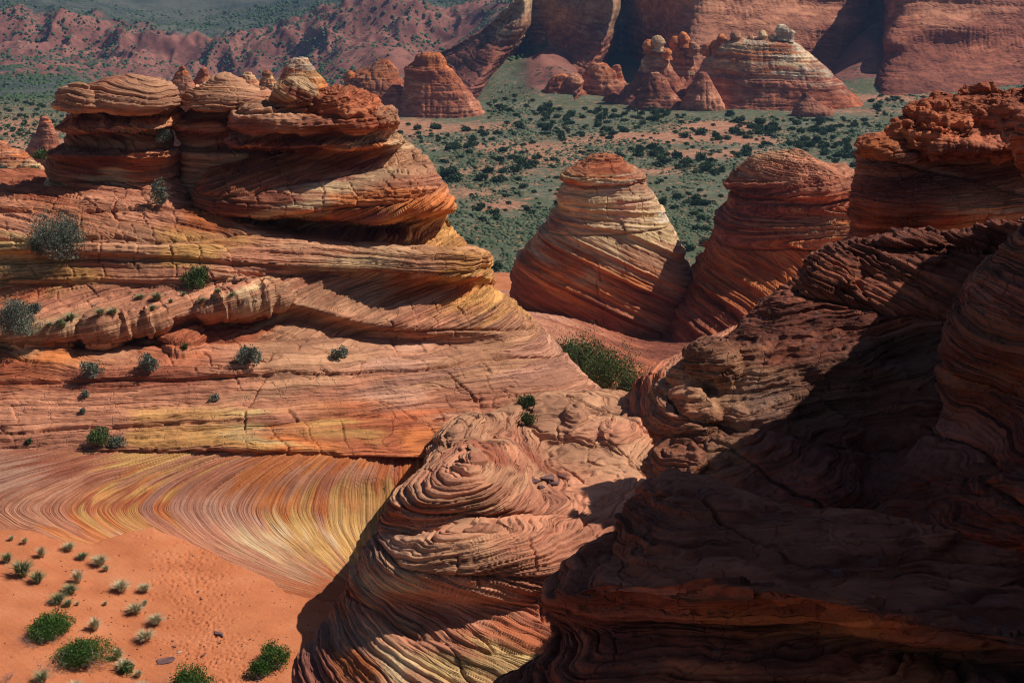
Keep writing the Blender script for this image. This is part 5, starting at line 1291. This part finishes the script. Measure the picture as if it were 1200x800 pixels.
for (x, y, wp), X, Y, Z in zip(spots, XX_, YY_, ZZ_):
    # not inside the buttes
    bad = False
    for (bx0, bx1, by) in [(792, 1020, 494), (630, 800, 505), (385, 570, 472)]:
        if bx0 < x < bx1 and Y > by - 28: bad = True
    if bad: continue
    sc = wp * Y * 1.03 / F / 2 * .92
    k = rng.randint(8)
    if cnt >= 290:
        more_bush.append((X, Y, Z, sc)); continue
    r = place(JM[k][0], 'juniper', (X, Y, Z - .1), rng.uniform(0, 6.28), (sc, sc, sc * rng.uniform(.85, 1.2)))
    tag(r, jl[0], 'juniper tree', 'junipers scattered over the valley')
    cnt += 1

# the many smaller bushes beyond the first 290
base_me = crown_mesh('bush_unit', 801, 90, 1.0, 1.0, .8, .2, M_jun, clumps=8, z0=.42, up=.3, loose=.2, long=1.2)
bv = np.zeros(len(base_me.vertices) * 3, np.float32); base_me.vertices.foreach_get('co', bv); bv = bv.reshape(-1, 3)
allv = np.concatenate([bv * s_ + np.array([a_, b_, c_]) for a_, b_, c_, s_ in more_bush])
mb = mesh_from('small_junipers', allv, np.arange(len(allv)).reshape(-1, 4), M_jun, dict(leafv=np.repeat(rng.uniform(.1, .9, len(allv) // 4), 4)), smooth_=False)
tag(mb, 'hundreds of smaller dark bushes sprinkled between the junipers', 'bushes', None, 'stuff')

# sagebrush and smaller scrub nobody could count
n = 120000
bxp = rng.uniform(-60, 1240, n); 
Ysc = 1 / rng.uniform(1 / 760., 1 / 215., n)
Xsc = (bxp - 600) / F * Ysc * 1.035
Zsc = far_z(Xsc, Ysc)
ppx, ppy = proj(np.stack([Xsc, Ysc, Zsc], -1))
msk = vn(np.stack([Xsc / 6, Ysc / 9, 0 * Xsc], -1), 3) + .6 * vn(np.stack([Xsc / 25, Ysc / 30, 0 * Xsc], -1), 4) + rng.uniform(-.6, .6, n)
soilv = sum(a * np.exp(-((ppx - x) / rx) ** 2 - ((ppy - y) / ry) ** 2) for x, y, rx, ry, a in [(840,148,45,5,1.1),(800,160,60,4,.9),(880,165,40,4,.9),(740,160,50,4,.7),(840,180,80,5,.4),(480,150,30,10,.8),(575,325,30,14,.6)])
ok = (msk > -.15) & (soilv < .5) & (ppy > 100)
for (bx0, bx1, by) in [(780, 1026, 486), (625, 800, 495), (380, 575, 462)]:
    ok &= ~((ppx > bx0) & (ppx < bx1) & (Ysc > by - 22))
Xs, Ys_, Zs = Xsc[ok], Ysc[ok], Zsc[ok]
m_ = len(Xs)
sz = rng.uniform(.18, .52, m_) * (1 + .6 * (rng.uniform(0, 1, m_) > .93))
# each tussock is a little faceted dome
ang = np.arange(5) * 2 * pi / 5
ring1 = np.stack([np.cos(ang), np.sin(ang), np.zeros(5) - .1], 1)
ring2 = np.stack([np.cos(ang + .6) * .75, np.sin(ang + .6) * .75, np.full(5, .5)], 1)
unit = np.concatenate([ring1, ring2, [[0, 0, .85]]])
jit = rng.uniform(.65, 1.3, (m_, 11, 1))
Vt = unit[None] * jit * sz[:, None, None] * np.array([1, 1, .9]) + np.stack([Xs, Ys_, Zs], -1)[:, None]
tri = []
for a in range(5):
    b_ = (a + 1) % 5
    tri += [[a, b_, 5 + a], [b_, 5 + b_, 5 + a], [5 + a, 5 + b_, 10]]
tri = np.array(tri)
Ft = (np.arange(m_)[:, None, None] * 11 + tri[None]).reshape(-1, 3)
M_scrub = simple_mat('sagebrush_scrub', [(0, (.042, .062, .028)), (.5, (.078, .102, .050)), (1, (.150, .162, .095))], scale=.25)
scrub = mesh_from('sagebrush', Vt.reshape(-1, 3), Ft, M_scrub, dict(leafv=np.repeat(np.clip(rng.normal(.45, .25, m_), 0, 1), 11)), smooth_=False, nper=3)
tag(scrub, 'low grey green sagebrush covering the valley floor', 'sagebrush', None, 'stuff')

# far-off scrub on the hazy slopes
n = 26000
Yf = rng.uniform(560, 1250, n); bxp = rng.uniform(-60, 640, n)
Xf = (bxp - 600) / F * Yf * 1.035
iy = np.clip(np.searchsorted(ys, Yf), 1, len(ys) - 1); ix = np.clip(np.searchsorted(apx, bxp), 1, len(apx) - 1)
Zf = Zg[iy, ix]
ok = (vn(np.stack([Xf / 30, Yf / 40, 0 * Xf], -1), 31) + rng.uniform(-.7, .7, n)) > -.05
Xf, Yf, Zf = Xf[ok], Yf[ok], Zf[ok]; m_ = len(Xf)
sz = rng.uniform(.5, 1.35, m_)
Vt = unit[None] * rng.uniform(.7, 1.3, (m_, 11, 1)) * sz[:, None, None] + np.stack([Xf, Yf, Zf], -1)[:, None]
Ft = (np.arange(m_)[:, None, None] * 11 + tri[None]).reshape(-1, 3)
fs = mesh_from('far_scrub', Vt.reshape(-1, 3), Ft, M_jun, dict(leafv=np.repeat(rng.uniform(.1, .8, m_), 11)), smooth_=False, nper=3)
tag(fs, 'dark specks of scrub over the distant slopes and red cliffs', 'scrub', None, 'stuff')

# ------------------------------------------------------------------ loose stones
def stone_mesh(seed, sx, sy, sz):
    rs_ = np.random.RandomState(seed)
    import bmesh
    bm = bmesh.new()
    pts = [Vector((x * sx, y * sy, z * sz)) for x, y, z in rs_.uniform(-1, 1, (16, 3))]
    for p in pts: bm.verts.new(p)
    bmesh.ops.convex_hull(bm, input=bm.verts[:])
    for v in [v for v in bm.verts if not v.link_faces]: bm.verts.remove(v)
    bmesh.ops.bevel(bm, geom=bm.edges[:], offset=min(sx, sy, sz) * .15, segments=1, affect='EDGES')
    me = bpy.data.meshes.new('stone'); bm.to_mesh(me); bm.free()
    return me
from mathutils import Vector
def stone_mat(name, c1, c2):
    m, t, b, N, L = nodes(name)
    tc = N('ShaderNodeTexCoord'); n = N('ShaderNodeTexNoise'); n.inputs['Scale'].default_value = 9; n.inputs['Detail'].default_value = 6
    L(tc.outputs['Object'], n.inputs['Vector']); r = ramp(N, [(.35, c1), (.65, c2)]); L(n.outputs['Fac'], r.inputs[0]); L(r.outputs[0], b.inputs['Base Color'])
    bp = N('ShaderNodeBump'); bp.inputs['Strength'].default_value = .6; bp.inputs['Distance'].default_value = .02; L(n.outputs['Fac'], bp.inputs['Height']); L(bp.outputs[0], b.inputs['Normal'])
    return m
M_slab = stone_mat('dark_varnished_stone', (.10, .055, .055), (.19, .10, .09))
M_pale = stone_mat('pale_sandstone_chip', (.42, .24, .16), (.60, .42, .30))
M_redst = stone_mat('red_sandstone_chip', (.28, .10, .06), (.42, .17, .10))
def stone(px, py, wpx, label, mat, sname='sand', flat=.3, group=None, seed=1, name='stone', cat='stone'):
    p = on(sname, px, py); w_ = wpx * p[1] * 1.035 / F / 2
    me = stone_mesh(seed, w_, w_ * .62, w_ * flat); me.materials.append(mat)
    o = place(me, name, (p[0], p[1], p[2] + w_ * flat * .35), seed * .7, 1)
    tag(o, label, cat, group); return o
SG = 'loose stones on the basin sand'
stone(258,741,20,'dark purple slab lying alone on the footprinted sand', M_slab, flat=.22, group=SG, seed=3)
stone(194,771,24,'flat dark slab touching the round green bush', M_slab, flat=.18, group=SG, seed=5)
stone(240,765,9,'small dark stone between the two slabs', M_slab, group=SG, seed=7)
stone(203,748,6,'tiny dark stone above the flat slab', M_slab, group=SG, seed=8)
stone(205,755,8,'tiny reddish stone above the flat slab', M_redst, group=SG, seed=9)
stone(210,761,9,'pale chip beside the flat slab', M_pale, group=SG, seed=10)
stone(233,690,6,'dark pebble on the upper footprinted sand', M_slab, group=SG, seed=11)
stone(236,698,6,'reddish pebble under the dark upper pebble', M_redst, group=SG, seed=12)
# small litter of the dune
rb2 = np.random.RandomState(9)
pv, pf = [], []
cand = [(rb2.uniform(0, 400), rb2.uniform(640, 830)) for _ in range(260)] + [(rb2.normal(85, 30), rb2.normal(712, 18)) for _ in range(60)] + [(rb2.normal(215, 30), rb2.normal(760, 10)) for _ in range(50)]
for k, (x, y) in enumerate(cand):
    p = on('sand', x, y); r = rb2.uniform(.008, .03)
    if proj(p[None])[1][0] < np.interp(x, edge_x, edge_y) + 4: continue
    tet = rb2.uniform(-1, 1, (6, 3)) * .3 + np.array([[1, 0, 0], [-1, 0, 0], [0, 1, 0], [0, -1, 0], [0, 0, .7], [0, 0, -.7]])
    b0 = len(pv); pv += [tuple(p + q * r + np.array([0, 0, r * .3])) for q in tet]
    pf += [[b0 + a_, b0 + b_, b0 + c_] for a_, b_, c_ in [(0,2,4),(2,1,4),(1,3,4),(3,0,4),(2,0,5),(1,2,5),(3,1,5),(0,3,5)]]
pe = mesh_from('pebbles', pv, pf, M_slab, None, smooth_=False, nper=3)
tag(pe, 'fine dark pebbles and litter strewn over the sand', 'pebbles', None, 'stuff')

PG = 'pale rubble chips on the bowl floor'
rb = random.Random(4)
for i in range(26):
    a = stone(rb.gauss(348, 12), rb.gauss(745, 4), rb.uniform(2.5, 6), 'pale chip in the rubble patch above the outcrop foot bushes', M_pale, 'bowl', .4, PG, 20 + i)
for i in range(12):
    stone(rb.gauss(345, 6), rb.gauss(717, 3), rb.uniform(2, 4.5), 'tiny chip in the upper rubble line on the bowl floor', M_pale, 'bowl', .4, 'upper rubble chips on the bowl floor', 60 + i)
for i, (x, y, w_, lb) in enumerate([(640,559,26,'largest purple grey slab lying on the swirled outcrop'),(650,565,20,'middle purple grey slab on the swirled outcrop'),(628,562,18,'left purple grey slab on the swirled outcrop'),(658,556,16,'upper right purple grey slab on the swirled outcrop'),(632,569,12,'small slab lowest in the pile on the swirled outcrop')]):
    stone(x, y, w_, lb, M_slab, 'central', .3, 'dark slabs on the swirled outcrop', 90 + i, 'rock_slab', 'rock slab')
for i in range(16):
    x, y = rb.uniform(100, 330), rb.uniform(338, 356)
    stone(x, y, rb.uniform(2.5, 6), 'small angular chip strewn on the sandy hill bench', M_pale if i % 2 else M_redst, 'hill', .5, 'chips strewn on the hill bench', 110 + i)
